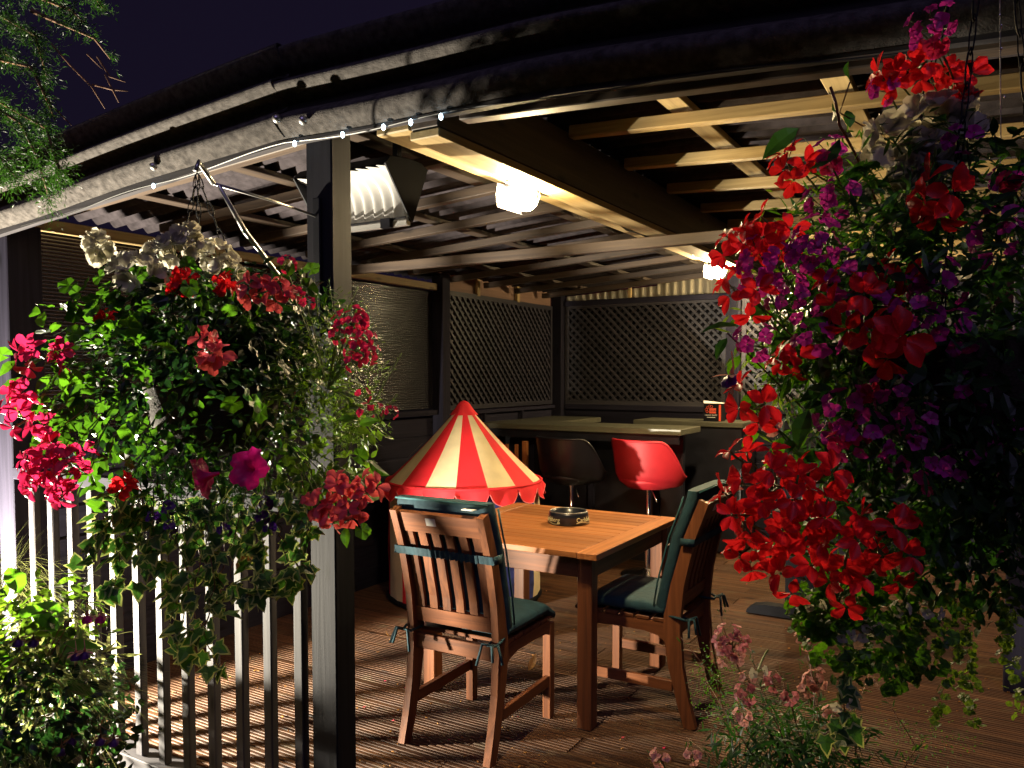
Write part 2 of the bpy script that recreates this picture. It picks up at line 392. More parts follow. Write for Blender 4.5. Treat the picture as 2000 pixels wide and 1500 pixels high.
# verge sheets: two rolls of corrugated sheet bent down over the front edge
def verge(u0, u1, lift, nu=24):
    prof = []   # (v, dz) measured from the lower edge
    rolls = [((1.742, .0), (1.750, .112), .046), ((1.750, .112), (1.750, .202), .058), ((1.750, .202), (1.80, .275), .062)]
    for (a, c, bul) in rolls:
        dv, dz = c[0] - a[0], c[1] - a[1]; Ln = math.hypot(dv, dz); nx, nz = -dz / Ln, dv / Ln
        for j in range(12):
            t = j / 12; bb = bul * (math.sin(math.pi * min(1, t / .72)) if t < .72 else -.28 * math.sin(math.pi * (t - .72) / .28))
            prof.append((a[0] + dv * t + nx * bb, a[1] + dz * t + nz * bb))
    prof += [(1.86, .262), (1.90, .238)]
    b = MB(); P = []
    for i in range(nu + 1):
        u = u0 + (u1 - u0) * i / nu
        wob = .004 * math.sin(u * 5.3 + lift * 900)
        P.append([(u, a - lift, ze(u) + c + lift * .5 + wob * (1 - c / .27)) for a, c in prof])
    b.grid(P); b.grid([[(p[0], p[1] + .004, p[2] - .003) for p in q][::-1] for q in P])
    n = len(prof)
    for q in (P[0], P[-1]):
        for j in range(n - 1):
            a, c = Vector(q[j]), Vector(q[j + 1]); o = Vector((0, .004, -.003)); b.add([a, c, c + o, a + o], [(0, 1, 2, 3)])
    return b
part('verge_sheet', verge(-3.95, -1.83, .010), M['felt'], sh, smooth=True)
part('verge_sheet', verge(-1.87, .23, 0), M['felt'], sh, smooth=True)
for px, py in ((541, 232), (592, 235), (300, 325)):
    # roofing nails with domed caps
    p = at(px, py, 2.5); t = 1.69 / p.y; p = Vector((0, 0, CAM_H)) + (p - Vector((0, 0, CAM_H))) * t
    b = MB(); b.lathe([(0.0001, -.014), (.008, -.012), (.013, -.004), (.014, .004), (.004, .012)], (0, 0, 0), 10)
    b.v = [(x, z, y) for x, y, z in b.v]; b.v = [(p.x + x, p.y + y, p.z + z) for x, y, z in b.v]
    part('nail_cap', b, M['steel'], sh, smooth=True)
# barge board behind the verge with a pale lower edge
b = MB(); seg = np.linspace(-3.62, .12, 20)
for a, c in zip(seg[:-1], seg[1:]):
    b.add([(a, 1.752, ze(a) - .012), (c, 1.752, ze(c) - .012), (c, 1.778, ze(c) - .012), (a, 1.778, ze(a) - .012), (a, 1.752, ze(a) + .10), (c, 1.752, ze(c) + .10), (c, 1.778, ze(c) + .10), (a, 1.778, ze(a) + .10)],
          [(0, 3, 2, 1), (4, 5, 6, 7), (0, 1, 5, 4), (2, 3, 7, 6)])
part('barge_board', b, M['slatx'], sh)

# left wall: cladding below, fluted sheet, trellis
def clad(name, p, L, axis, z0, z1, n, mat, facing):
    h = (z1 - z0) / n
    for k in range(n):
        a, c = z0 + k * h, z0 + (k + 1) * h - .004
        b = MB()
        if axis == 'y': pts = [(0, 0, a), (.022 * facing, 0, a), (.022 * facing, 0, c - .012), (.012 * facing, 0, c), (0, 0, c)]; b.extr([(p[0] + x, p[1], z) for x, y, z in pts], (0, 0, 0), (0, L, 0))
        else: pts = [(0, 0, a), (0, -.022, a), (0, -.022, c - .012), (0, -.012, c), (0, 0, c)]; b.extr([(p[0], p[1] + y, z) for x, y, z in pts], (0, 0, 0), (L, 0, 0))
        part(name, b, mat, sh)
clad('cladding_board', (U0 - .02, 1.95), 4.95, 'y', 0.0, 1.16, 8, M['darky'], 1)
clad('cladding_board', (-3.55, VB + .005), 3.4, 'x', 0.0, 1.16, 8, M['darkx'], -1)
slab('sill_rail', (-3.635, 1.94, 1.185), (-3.635, 4.93, 1.185), .07, .04, M['darky'])
def flutes(v0, v1, z0, z1, u):
    n = int((z1 - z0) / .0165); b = MB(); P = [[], []]
    for k in range(n):
        for j in range(8):
            t = j / 8; z = z0 + (k + t) * .0165; x = u + .0055 * math.sin(math.pi * t)
            P[0].append((x, v0, z)); P[1].append((x, v1, z))
    b.grid(P); b.b2((u - .010, v0, z0), (u - .002, v1, z1)); return b
for a, c in ((1.96, 2.94), (2.945, 3.93), (3.935, 4.93)):
    part('fluted_sheet', flutes(a, c, 1.21, 2.11, -3.652), M['flute'], sh, smooth=True)
for vv in (2.94, 3.93):
    pass
b = MB(); b.b2((-3.69, 5.04, 2.125), (-3.668, 6.87, 2.265)); part('plywood_strip', b, M['ply'], sh)
for vv in (5.55, 6.2): slab('batten', (-3.645, vv, 2.12), (-3.645, vv, 2.26), .045, .03, M['pinez'], up=(1, 0, 0))
b = MB(); b.b2((-3.70, 5.04, 1.18), (-3.692, 6.87, 2.13)); part('backing_sheet', b, M['backing'], sh)
b = MB(); b.b2((-3.55, VB + .035, 1.18), (-.05, VB + .043, 2.16)); part('backing_sheet', b, M['backing'], sh)

def trellis(org, ax, nrm, W, H, z0):
    """frame plus two layers of diagonal slats; org is a lower corner, ax the direction along the wall"""
    org, ax, nrm = Vector(org), Vector(ax), Vector(nrm)
    f = MB(); Z = Vector((0, 0, 1))
    def bar(a0, a1, h0, h1, dp, lift):
        pts = [org + ax * a + Z * h for a, h in ((a0, h0), (a1, h0), (a1, h1), (a0, h1))]
        f.extr(pts, nrm * lift, nrm * (lift + dp))
    bar(0, W, 0, .038, .034, 0); bar(0, W, H - .038, H, .034, 0); bar(0, .036, .038, H - .038, .034, 0); bar(W - .036, W, .038, H - .038, .034, 0)
    mat = M['trely'] if abs(ax.y) > .5 else M['trelx']
    pn = part('trellis_panel', f, mat, sh)
    pitch = .077; sw = .021
    for sgn, lift in ((1, .008), (-1, .022)):
        c = -H - pitch * .4 if sgn > 0 else 0.0
        end = W if sgn > 0 else W + H
        c += pitch * .5
        while c < end:
            # line: a = c + sgn*h  (h from 0 to H)
            h0, h1 = 0.03, H - .03
            if sgn > 0: h0 = max(h0, .03 - c); h1 = min(h1, W - .03 - c)
            else: h0 = max(h0, c - W + .03); h1 = min(h1, c - .03)
            if h1 - h0 > .03:
                a = org + ax * (c + sgn * h0) + Z * h0 + nrm * lift; e = org + ax * (c + sgn * h1) + Z * h1 + nrm * lift
                b = MB(); b.bar(a, e, .013, sw, up=(e - a).cross(nrm))
                part('slat', b, mat, pn)
            c += pitch
    return pn
WP['garden_shelter'] = Vector((0, 0, 0))
trellis((-3.668, 5.05, 1.19), (0, 1, 0), (1, 0, 0), 1.80, .94, 1.19)
trellis((-3.54, VB - .01, 1.19), (1, 0, 0), (0, -1, 0), 1.57, .955, 1.19)
trellis((-1.84, VB - .01, 1.19), (1, 0, 0), (0, -1, 0), 1.70, .955, 1.19)
# recessed panel frames under the trellis on the left wall
for zz in (1.165, 1.02): slab('frame_rail', (-3.625, 5.05, zz), (-3.625, 6.86, zz), .03, .03, M['darky'])
for vv in (5.62, 6.25): slab('frame_rail', (-3.625, vv, 1.035), (-3.625, vv, 1.15), .03, .03, M['darkz'], up=(1, 0, 0))
slab('frame_rail', (-3.54, 6.95, 1.165), (-.12, 6.95, 1.165), .05, .05, M['darkx'])
# clear corrugated strip above the back trellis
b = MB(); P = [[], []]
n = 320
for i in range(n + 1):
    u = -3.54 + 3.42 * i / n; y = VB - .03 + .010 * math.sin(2 * math.pi * u / .076)
    P[0].append((u, y, 2.165)); P[1].append((u, y, zs(u) - .02 if u > -2.6 else 2.165 + max(.05, (zs(u) - .02 - 2.165) * .75)))
b.grid(P); b.grid([[(p[0], p[1] + .003, p[2]) for p in q] for q in P][::-1]); part('clear_strip', b, M['clear'], sh, smooth=True)
for uu in (-2.87, -2.05): slab('batten', (uu, 6.935, 2.16), (uu, 6.935, 2.36), .03, .025, M['pinez'], up=(0, 1, 0))

# house wall behind the shelter
bw = thing('brick_wall', (-2.0, 7.45, 0), 'dark red brick house wall seen above the back trellis', 'wall')
b = MB(); b.b2((-4.6, 7.45, -.05), (1.2, 7.60, 3.6)); part('wall', b, M['brick'], bw)
bm_ = MB(); bm_.box((0, 0, 0), (.215, .02, .065), bev=.004); BR = bm_.mesh('brick', M['brick'])
for r_ in range(7):
    for k in range(13):
        u = -3.75 + k * .225 + (r_ % 2) * .1125
        inst('brick', BR, bw, Matrix.Translation((u + 2.0, -.004 + nrs.uniform(-.003, .003), 2.20 + r_ * .075)))
jb = thing('junction_box', (-2.98, 7.425, 2.50), 'small white electrical box on the brick wall', 'junction box')
b = MB(); b.b2((-3.03, 7.39, 2.43), (-2.96, 7.432, 2.56), bev=.006); bj = part('casing', b, M['white'], jb)
b = MB(); b.tube([(-2.995, 7.41, 2.56), (-2.995, 7.41, 2.70)], .008, 8); part('conduit', b, M['white'], jb)

# ------------------------------------------------------------------ slat fence
fe = thing('slat_fence', (-2.6, VF, 0), 'grey slatted fence panel lit from the left below the left flower basket', 'fence')
b = MB(); b.b2((-3.50, 1.765, -.03), (-1.80, 1.855, .052), bev=.003); part('bottom_rail', b, M['slatx'], fe)
b = MB(); b.b2((-3.50, 1.782, 1.035), (-1.80, 1.822, 1.085), bev=.003); part('top_rail', b, M['darkx'], fe)
for i in range(12):
    u = -1.858 - .1378 * i + nrs.uniform(-.003, .003)
    b = MB(); b.bar((u, 1.800, .054), (u + nrs.uniform(-.003, .003), 1.800, 1.033), .040, .030, up=(0, 1, 0), bev=.004)
    part('slat', b, M['slatz'], fe)

# ------------------------------------------------------------------ lamps under the ridge beam
GL = emit('lit lamp glass', (1.0, .76, .40), 1350); GL2 = emit('brighter lit lamp glass', (1.0, .76, .40), 2300)
def bulkhead(v, label, shade=False, gl=None):
    t = thing('bulkhead_lamp', (-1.42, v, 2.12), label, 'lamp', 'bulkhead lamps under the ridge beam')
    b = MB(); b.box((0, 0, .012), (.075, .15, .030), bev=.01); part('base', b, M['black'], t, local=True)
    b = MB(); n = 36; P = []
    for i in range(n):
        a = 2 * math.pi * i / n; P.append([(.040 * math.cos(a) * c, .068 * math.sin(a) * c, z) for c, z in ((1, -.006), (1.0, -.030), (.85, -.050), (.5, -.062), (.02, -.065))])
    b.grid(P, closed=True); part('glass', b, gl or GL, t, smooth=True, local=True)
    b = MB(); P = [[(-.050 - .006 * math.sin(t_ * math.pi), y_, .012 - .082 * t_) for t_ in np.linspace(0, 1, 5)] for y_ in np.linspace(-.085, .085, 5)]
    b.grid(P); b.grid([[(p[0] - .003, p[1], p[2]) for p in q] for q in P][::-1])
    if shade: part('shade', b, M['black'], t, smooth=True, local=True)  # unseen cowl added to keep lamp light off the left side
    b = MB()
    for yy in (-.035, .035): b.tube([(.052 * math.cos(a), yy, -.004 - .068 * math.sin(a)) for a in np.linspace(0, math.pi, 9)], .0022, 5)
    b.tube([(0, .078 * math.cos(a), -.004 - .072 * math.sin(a)) for a in np.linspace(0, math.pi, 11)], .0022, 5)
    part('guard', b, M['steel'], t, smooth=True, local=True)
    return t
bulkhead(2.45, 'glowing bulkhead lamp under the beam nearest the front of the shelter', True)
bulkhead(4.78, 'glowing bulkhead lamp further back half hidden by red flowers', True, GL2)
bulkhead(6.72, 'rearmost bulkhead lamp by the back trellis behind the flowers')
b = MB(); pts = []
for i in range(60):
    vv = 1.95 + i * .075; pts.append((-1.408 + .006 * math.sin(i * .9), vv, 2.146 - .022 * abs(math.sin(i * .23)) + .004 * math.sin(i * 2.2)))
b.tube(pts, .006, 6)
tag(part('lamp_cable', b, M['cable'], smooth=True), 'black cable sagging along the underside of the ridge beam', 'cable')

# string of little white lights along the roof edge
st = thing('string_lights', (-1.4, 1.72, 2.15), 'string of tiny white lights along the front roof edge', 'string lights')
pts = []
for i in range(60):
    u = -3.3 + 3.2 * i / 59; pts.append((u, 1.742, ze(u) - .016 + .006 * math.sin(u * 9)))
b = MB(); b.tube(pts, .0022, 5); part('wire', b, M['cable'], st)
LED = emit('small led', (.62, .86, 1.0), 14)
bb = MB(); bb.lathe([(.0005, -.009), (.0042, -.006), (.0055, 0), (.0042, .006), (.0005, .009)], n=8); LM = bb.mesh('bulb', LED, True)
for u in (-2.46, -1.79, -1.60, -1.45, -1.355, -1.255):
    inst('bulb', LM, st, Matrix.Translation(Vector((u, 1.737, ze(u) - .022)) - WP['string_lights']))

# ------------------------------------------------------------------ patio heater under the roof
he = thing('patio_heater', (-2.1, 2.4, 2.2), 'black hooded heater with white corrugated reflector hung behind the corner post', 'heater')
uR, uL = -1.90, -2.36
prof = [(2.278, 2.237), (2.31, 2.268), (2.40, 2.282), (2.49, 2.282), (2.533, 2.265), (2.437, 2.048), (2.425, 2.052)]
for uu in (uL, uR):
    b = MB(); b.extr([(uu, a, z) for a, z in prof], (0, 0, 0), (.006, 0, 0)); part('cheek', b, M['black'], he)
b = MB(); P = [[(u, a, z) for a, z in prof[:5]] + [(u, 2.437, 2.05)] for u in (uL + .006, uR)]; b.grid(P); b.grid([[(p[0], p[1] + (.003 if i < 5 else 0), p[2] + .004) for i, p in enumerate(q)] for q in P][::-1]); part('hood', b, M['black'], he)
b = MB(); P = []
for i in range(91):
    t = i / 90; u = uL + .01 + (uR - uL - .014) * t; row = []
    for j in range(13):
        s = j / 12; cv = .075 * math.sin(math.pi * min(1, (1 - s) * .95)); rip = .024 * (1 - s) ** .8 * math.sin(2 * math.pi * t * 9)
        a = 2.285 + (2.425 - 2.285) * s; z = 2.225 - (2.225 - 2.058) * s
        row.append((u + rip * .6, a + cv * .72 + rip, z + cv * .55))
    P.append(row)
b.grid(P); part('reflector', b, M['whitep'], he, smooth=True)
b = MB(); b.b2((uL, 2.405, 2.036), (uR, 2.43, 2.054)); part('lower_lip', b, M['whitep'], he)
b = MB(); b.tube([(uL, 2.40, 2.062), (-2.1, 2.402, 2.060), (uR, 2.40, 2.064)], .004, 6); b.b2((-2.01, 2.385, 2.03), (-1.965, 2.41, 2.065)); part('element_bracket', b, M['black'], he)
for uu in (-1.94, -2.3):
    b = MB(); b.b2((uu - .012, 2.39, 2.27), (uu + .012, 2.414, zs(uu) + .0)); part('hanger', b, M['black'], he)

# ------------------------------------------------------------------ bar
ba = thing('bar_counter', (-2.6, 5.8, 0), 'dark L shaped bar counter with pale top along the back of the shelter', 'bar')
b = MB(); b.b2((-3.62, 5.56, 1.03), (-1.90, 6.02, 1.076), bev=.004); part('countertop', b, M['ctop'], ba)
b = MB(); b.b2((-3.62, 6.025, 1.03), (-3.12, 6.86, 1.074), bev=.004); part('countertop', b, M['ctop'], ba)
b = MB(); b.b2((-3.60, 5.82, 0.02), (-1.97, 5.87, 1.028)); part('front_panel', b, M['wallb'], ba)
b = MB(); b.b2((-3.60, 5.575, .965), (-1.92, 5.60, 1.028)); part('fascia', b, M['wallb'], ba)
for uu in (-3.3, -2.75, -2.2): 
    b = MB(); b.b2((uu, 5.80, .1), (uu + .05, 5.818, .96)); part('stile', b, M['darkz'], ba)
bk = thing('back_counter', (-2.1, 6.6, 0), 'dark counter with a black box on it against the back trellis', 'counter')
b = MB(); b.b2((-2.62, 6.42, 1.045), (-1.68, 6.87, 1.085), bev=.004); part('countertop', b, M['ctop'], bk)
b = MB(); b.b2((-2.60, 6.45, .02), (-1.70, 6.86, 1.043)); part('cabinet', b, M['wallb'], bk)
b = MB(); b.b2((-1.698, 6.50, .1), (-1.685, 6.82, .98)); part('door', b, M['wallb'], bk)

def text_mesh(txt, size, extr=0.0006, align='CENTER'):
    cu = bpy.data.curves.new('t', 'FONT'); cu.body = txt; cu.size = size; cu.extrude = extr; cu.align_x = align; cu.resolution_u = 3
    o = bpy.data.objects.new('t', cu); col.objects.link(o); dg = bpy.context.evaluated_depsgraph_get()
    me = bpy.data.meshes.new_from_object(o.evaluated_get(dg)); col.objects.unlink(o); bpy.data.objects.remove(o)
    vs = [v_.co.copy() for v_ in me.vertices]; fs = [tuple(p.vertices) for p in me.polygons]; bpy.data.meshes.remove(me); return vs, fs
bx = thing('card_box', (-1.95, 6.60, 1.087), 'black cardboard box with red logo on the back counter', 'box')
b = MB(); b.b2((-2.035, 6.52, 1.087), (-1.885, 6.64, 1.232), bev=.002); part('carton', b, M['black'], bx)
b = MB(); b.add([(-2.035, 6.52, 1.234), (-1.885, 6.52, 1.234), (-1.885, 6.64, 1.234), (-2.06, 6.60, 1.252), (-2.035, 6.52, 1.237), (-1.885, 6.52, 1.237), (-1.885, 6.64, 1.237), (-2.06, 6.60, 1.255)], [(3, 2, 1, 0), (4, 5, 6, 7), (0, 1, 5, 4), (1, 2, 6, 5), (2, 3, 7, 6), (3, 0, 4, 7)]); part('lid', b, M['white'], bx)
b = MB(); b.b2((-1.905, 6.516, 1.09), (-1.888, 6.519, 1.225)); part('red_stripe', b, M['orange'], bx)
b = MB()
for (cx, cz) in ((-2.012, 1.182), (-1.998, 1.202), (-1.984, 1.212), (-2.004, 1.166), (-1.966, 1.208)):
    b.tube([(cx + .010 * math.cos(a), 6.517, cz + .010 * math.sin(a)) for a in np.linspace(0, 2 * math.pi, 7)], .002, 4)
b.b2((-1.985, 6.5165, 1.152), (-1.930, 6.519, 1.195))
part('emblem', b, M['orange'], bx)
vs_, fs_ = text_mesh('CLUB', .021, .0005); b = MB(); b.add([(-1.957 + p.x, 6.5155 - p.z, 1.166 + p.y) for p in vs_], fs_); part('lettering', b, M['black'], bx)
vs_, fs_ = text_mesh('HEAVY DUTY', .0175, .0005); b = MB(); b.add([(-1.970 + p.x, 6.517 - p.z, 1.131 + p.y) for p in vs_], fs_)
b.b2((-2.005, 6.5165, 1.116), (-1.935, 6.5185, 1.121)); part('lettering', b, M['white'], bx)

# bar stools with bucket seats
def stool(loc, rz, mat, label, group='bar stools at the counter'):
    t = thing('bar_stool', loc, label, 'bar stool', group, rz)
    b = MB(); P = []; n = 40
    for i in range(n + 1):
        a = -R(148) + 2 * R(148) * i / n            # 0 = back (-y)
        f = math.cos(a / 2)
        q_ = min(1, max(0, (abs(a) - R(48)) / R(62))); q_ = q_ * q_ * (3 - 2 * q_); hb = .345 * (1 - q_) + .085 * q_ - .02 * min(1, max(0, (abs(a) - R(110)) / R(38)))
        rx, ry = .265, .235; row = []
        for s, k in ((0, .60), (.12, .84), (.3, .95), (.55, .99), (.8, 1.03), (1.0, 1.06)):
            row.append((rx * k * math.sin(a), -ry * k * math.cos(a) , .655 + s * hb))
        P.append(row)
    inn = [[(p[0] * .86, p[1] * .86 + .0, p[2] + (.012 if j < 5 else 0)) for j, p in enumerate(q)] for q in P]
    b.grid(P); b.grid([q for q in inn][::-1])
    for q, r_ in zip(P[:-1], P[1:]):
        pass
    for i in range(n): b.add([P[i][-1], P[i + 1][-1], inn[i + 1][-1], inn[i][-1]], [(0, 3, 2, 1)])
    for i in (0, n):
        for j in range(5): b.add([P[i][j], P[i][j + 1], inn[i][j + 1], inn[i][j]], [(0, 1, 2, 3)])
    part('seat_shell', b, mat, t, smooth=True, local=True)
    b = MB(); b.lathe([(.0005, .650), (.155, .650), (.165, .66), (.215, .70), (.21, .725), (.15, .735), (.0005, .737)], n=28); part('seat_pad', b, mat, t, smooth=True, local=True)
    b = MB(); P1 = [[*p] for p in [q[-1] for q in P]]
    b.tube([Vector(p) + Vector((-.02 * p[0], -.02 * p[1], .0)) for p in P1], .010, 6); part('piping', b, mat, t, smooth=True, local=True)
    b = MB(); b.lathe([(.028, .012), (.028, .34), (.019, .345), (.019, .645)], n=16); part('column', b, M['chrome'], t, smooth=True, local=True)
    b = MB(); b.lathe([(.0005, 0), (.20, .001), (.205, .006), (.19, .012), (.06, .028), (.03, .05)], n=32); part('base', b, M['chrome'], t, smooth=True, local=True)
    b = MB(); b.tube([(.02, -.01, .640), (.08, -.06, .625), (.17, -.14, .575)], .0045, 6); part('lever', b, M['chrome'], t, smooth=True, local=True)
    b = MB(); b.tube([(.17 * math.sin(a), .12 + .15 * math.cos(a), .24) for a in np.linspace(-2.2, 2.2, 15)], .009, 6); b.tube([(0, .02, .24), (0, .27, .24)], .008, 6); part('footrest', b, M['chrome'], t, smooth=True, local=True)
    return t
stool((-2.12, 5.50, 0), R(-14), M['redw'], 'red bucket bar stool in front of the bar')
stool((-2.71, 5.42, 0), R(-10), M['blackw'], 'black bucket bar stool between the red stool and the play tent')
stool((-2.46, 6.28, 0), R(160), M['blackw'], 'black bar stool behind the counter beside the red one')
lc = thing('low_chair', (-3.30, 5.30, 0), 'wooden chair with red seat glimpsed behind the play tent', 'chair')
b = MB()
b.b2((-3.48, 5.1, .62), (-3.10, 5.45, .66), bev=.015); part('seat', b, M['redw'], lc)
for (a, c) in ((-3.46, 5.12), (-3.12, 5.12), (-3.46, 5.43), (-3.12, 5.43)): 
    b = MB(); b.b2((a - .018, c - .018, 0), (a + .018, c + .018, .618 if c < 5.3 else .95)); part('leg', b, M['teakz'], lc)
for a in (-3.38, -3.29, -3.20):
    b = MB(); b.b2((a - .014, 5.425, .67), (a + .014, 5.437, .92)); part('slat', b, M['teakz'], lc)

# black pedestal table on the right, mostly behind the flowers
pt = thing('pedestal_table', (-.95, 4.95, 0), 'black pedestal table whose foot shows on the deck at right', 'table')
b = MB(); pr = [(-1.25, 0.012), (-.55, 0.012), (-.55, .035), (-.60, .065), (-.66, .075), (-1.14, .075), (-1.21, .06), (-1.245, .035)]
b.extr([(a, 4.90, z) for a, z in pr], (0, 0, 0), (0, .08, 0)); part('foot', b, M['black'], pt)
b = MB(); b.b2((-1.02, 4.905, .077), (-.78, 4.975, .66)); part('column', b, M['black'], pt)
b = MB(); b.b2((-1.05, 4.70, .662), (-.50, 5.20, .69), bev=.004); part('tabletop', b, M['black'], pt)

# ------------------------------------------------------------------ play tent
tc_ = Vector((-3.0, 4.40, 0)); TRr = .515
te = thing('play_tent', tc_, 'red and cream striped circus play tent behind the table', 'tent')
ns = 16; zE, zA = .77, 1.255
a_off = R(6)
def tp(a, r, z): return (r * math.sin(a), -r * math.cos(a), z)
for k in range(ns):
    a0 = a_off + 2 * math.pi * k / ns; a1 = a0 + 2 * math.pi / ns
    mat = M['tred'] if k % 2 else M['tcream']
    b = MB(); P = []
    for i in range(5):
        a = a0 + (a1 - a0) * i / 4; row = []
        for j in range(9):
            s = j / 8; r = .035 + (TRr - .035) * s; z = zA - (zA - zE) * s - .012 * math.sin(math.pi * s) * (1 + .6 * math.sin(a * 4))
            row.append(tp(a, r * (1 - .012 * math.sin(math.pi * i / 4) * s), z))
        P.append(row)
    b.grid(P); b.grid([[(p[0] * .996, p[1] * .996, p[2] - .004) for p in q][::-1] for q in P]); part('roof_panel', b, mat, te, smooth=True, local=True)
    # scalloped valance
    b = MB(); P = []
    for i in range(11):
        t = i / 10; a = a0 + (a1 - a0) * t; d = .030 + .080 * math.sin(math.pi * t) ** .6
        P.append([tp(a, TRr + .004 + .020 * s * (1 + .5 * math.sin(t * 9 + k)), zE + .004 - d * s) for s in (0, .35, .7, 1)])
    b.grid(P); b.grid([[(p[0] * .992, p[1] * .992, p[2]) for p in q][::-1] for q in P]); vl = part('valance', b, M['tred'], te, smooth=True, local=True)
    b = MB(); b.tube([Vector(q[-1]) for q in P], .003, 5); part('piping', b, M['tpink'], vl, smooth=True, local=True)
    # wall panel
    wmat = (M['tblue'] if k in (1, 2, 3) else (M['tred'] if k % 2 else M['tcream']))
    b = MB(); P = []
    for i in range(4):
        a = a0 + (a1 - a0) * i / 3
        P.append([tp(a, (TRr - .012) * (1 - .015 * math.sin(j * 1.3 + k) * (i % 2)), .03 + (zE - .035) * j / 8) for j in range(9)])
    b.grid(P); b.grid([[(p[0] * .992, p[1] * .992, p[2]) for p in q][::-1] for q in P]); part('wall_panel', b, wmat, te, smooth=True, local=True)
b = MB(); b.tube([tp(2 * math.pi * i / 32, TRr - .01, .018) for i in range(33)], .017, 6); part('hem', b, M['black'], te, smooth=True, local=True)
b = MB(); b.tube([tp(2 * math.pi * i / 32, TRr + .002, zE + .004) for i in range(33)], .010, 6); part('eave_hoop', b, M['tred'], te, smooth=True, local=True)
b = MB(); P = []
for i in range(25):
    a = 2 * math.pi * i / 24; sc_ = 1 + .10 * math.sin(a * 6)
    P.append([tp(a, r * (sc_ if r > .05 else 1), z) for r, z in ((.004, 1.300), (.028, 1.292), (.045, 1.270), (.060, 1.240), (.088, 1.205))])
b.grid(P); part('top_cap', b, M['tred'], te, smooth=True, local=True)
b = MB(); b.add([tp(R(-62), .27, 1.005), tp(R(-50), .27, 1.005), tp(R(-50), .36, .915), tp(R(-62), .36, .915)], [(0, 1, 2, 3)]); b.v = [(p[0] * 1.03, p[1] * 1.03, p[2] + .012) for p in b.v]
part('window_net', b, plain('tan tent net', (.22, .13, .075), .8), te, local=True)

# ------------------------------------------------------------------ table
ta = thing('garden_table', (-1.805, 3.385, 0), 'square slatted teak table between two cushioned chairs', 'table')
x0, x1, y0, y1 = -2.275, -1.335, 2.895, 3.868
for a, c in ((x0, x0 + .088), (x1 - .088, x1)):
    b = MB(); b.b2((a, y0, .722), (c, y1, .75), bev=.003); part('end_board', b, M['teaky'], ta)
ny = 13; pv = (y1 - y0) / ny
for k in range(ny):
    b = MB(); b.b2((x0 + .0895, y0 + k * pv + .0018, .724), (x1 - .0895, y0 + (k + 1) * pv - .0018, .7492), bev=.002); part('slat', b, M['teakx'], ta)
for (lo, hi, mt) in (((x0 + .07, y0 + .045, .635), (x1 - .07, y0 + .07, .721), 'teakx'), ((x0 + .07, y1 - .07, .635), (x1 - .07, y1 - .045, .721), 'teakx'), ((x0 + .045, y0 + .105, .635), (x0 + .07, y1 - .105, .721), 'teaky'), ((x1 - .07, y0 + .105, .635), (x1 - .045, y1 - .105, .721), 'teaky')):
    b = MB(); b.b2(lo, hi, bev=.002); part('apron', b, M[mt.replace('teak', 'teakd')], ta)
for a in (x0 + .04, x1 - .105):
    for c in (y0 + .04, y1 - .105):
        b = MB(); b.b2((a, c, .0), (a + .065, c + .065, .7215), bev=.004); part('leg', b, M['teakdz'], ta)

# ------------------------------------------------------------------ chairs (local frame: front = +y, seat width along x)
def ribbon(b, path, wx, x, th):
    """bent board: path = list of (y, z), depth th in the plane, width wx along x"""
    n = len(path); nor = []
    for i in range(n):
        a = Vector((path[min(i + 1, n - 1)][0] - path[max(i - 1, 0)][0], path[min(i + 1, n - 1)][1] - path[max(i - 1, 0)][1])).normalized(); nor.append(Vector((-a.y, a.x)))
    thh = th if hasattr(th, '__len__') else [th] * n
    P = []
    for (sx, sn) in ((-1, -1), (1, -1), (1, 1), (-1, 1)):
        P.append([(x + sx * wx / 2, path[i][0] + nor[i].x * sn * thh[i] / 2, path[i][1] + nor[i].y * sn * thh[i] / 2) for i in range(n)])
    b.grid(P, closed=True)
    for i in (0, n - 1): b.add([q[i] for q in P], [(0, 1, 2, 3) if i == 0 else (3, 2, 1, 0)])
def back_y(z): return float(np.interp(z, [0, .10, .25, .40, .46, .60, .80, .96], [-.005, .025, .060, .078, .076, .055, .005, -.055]))
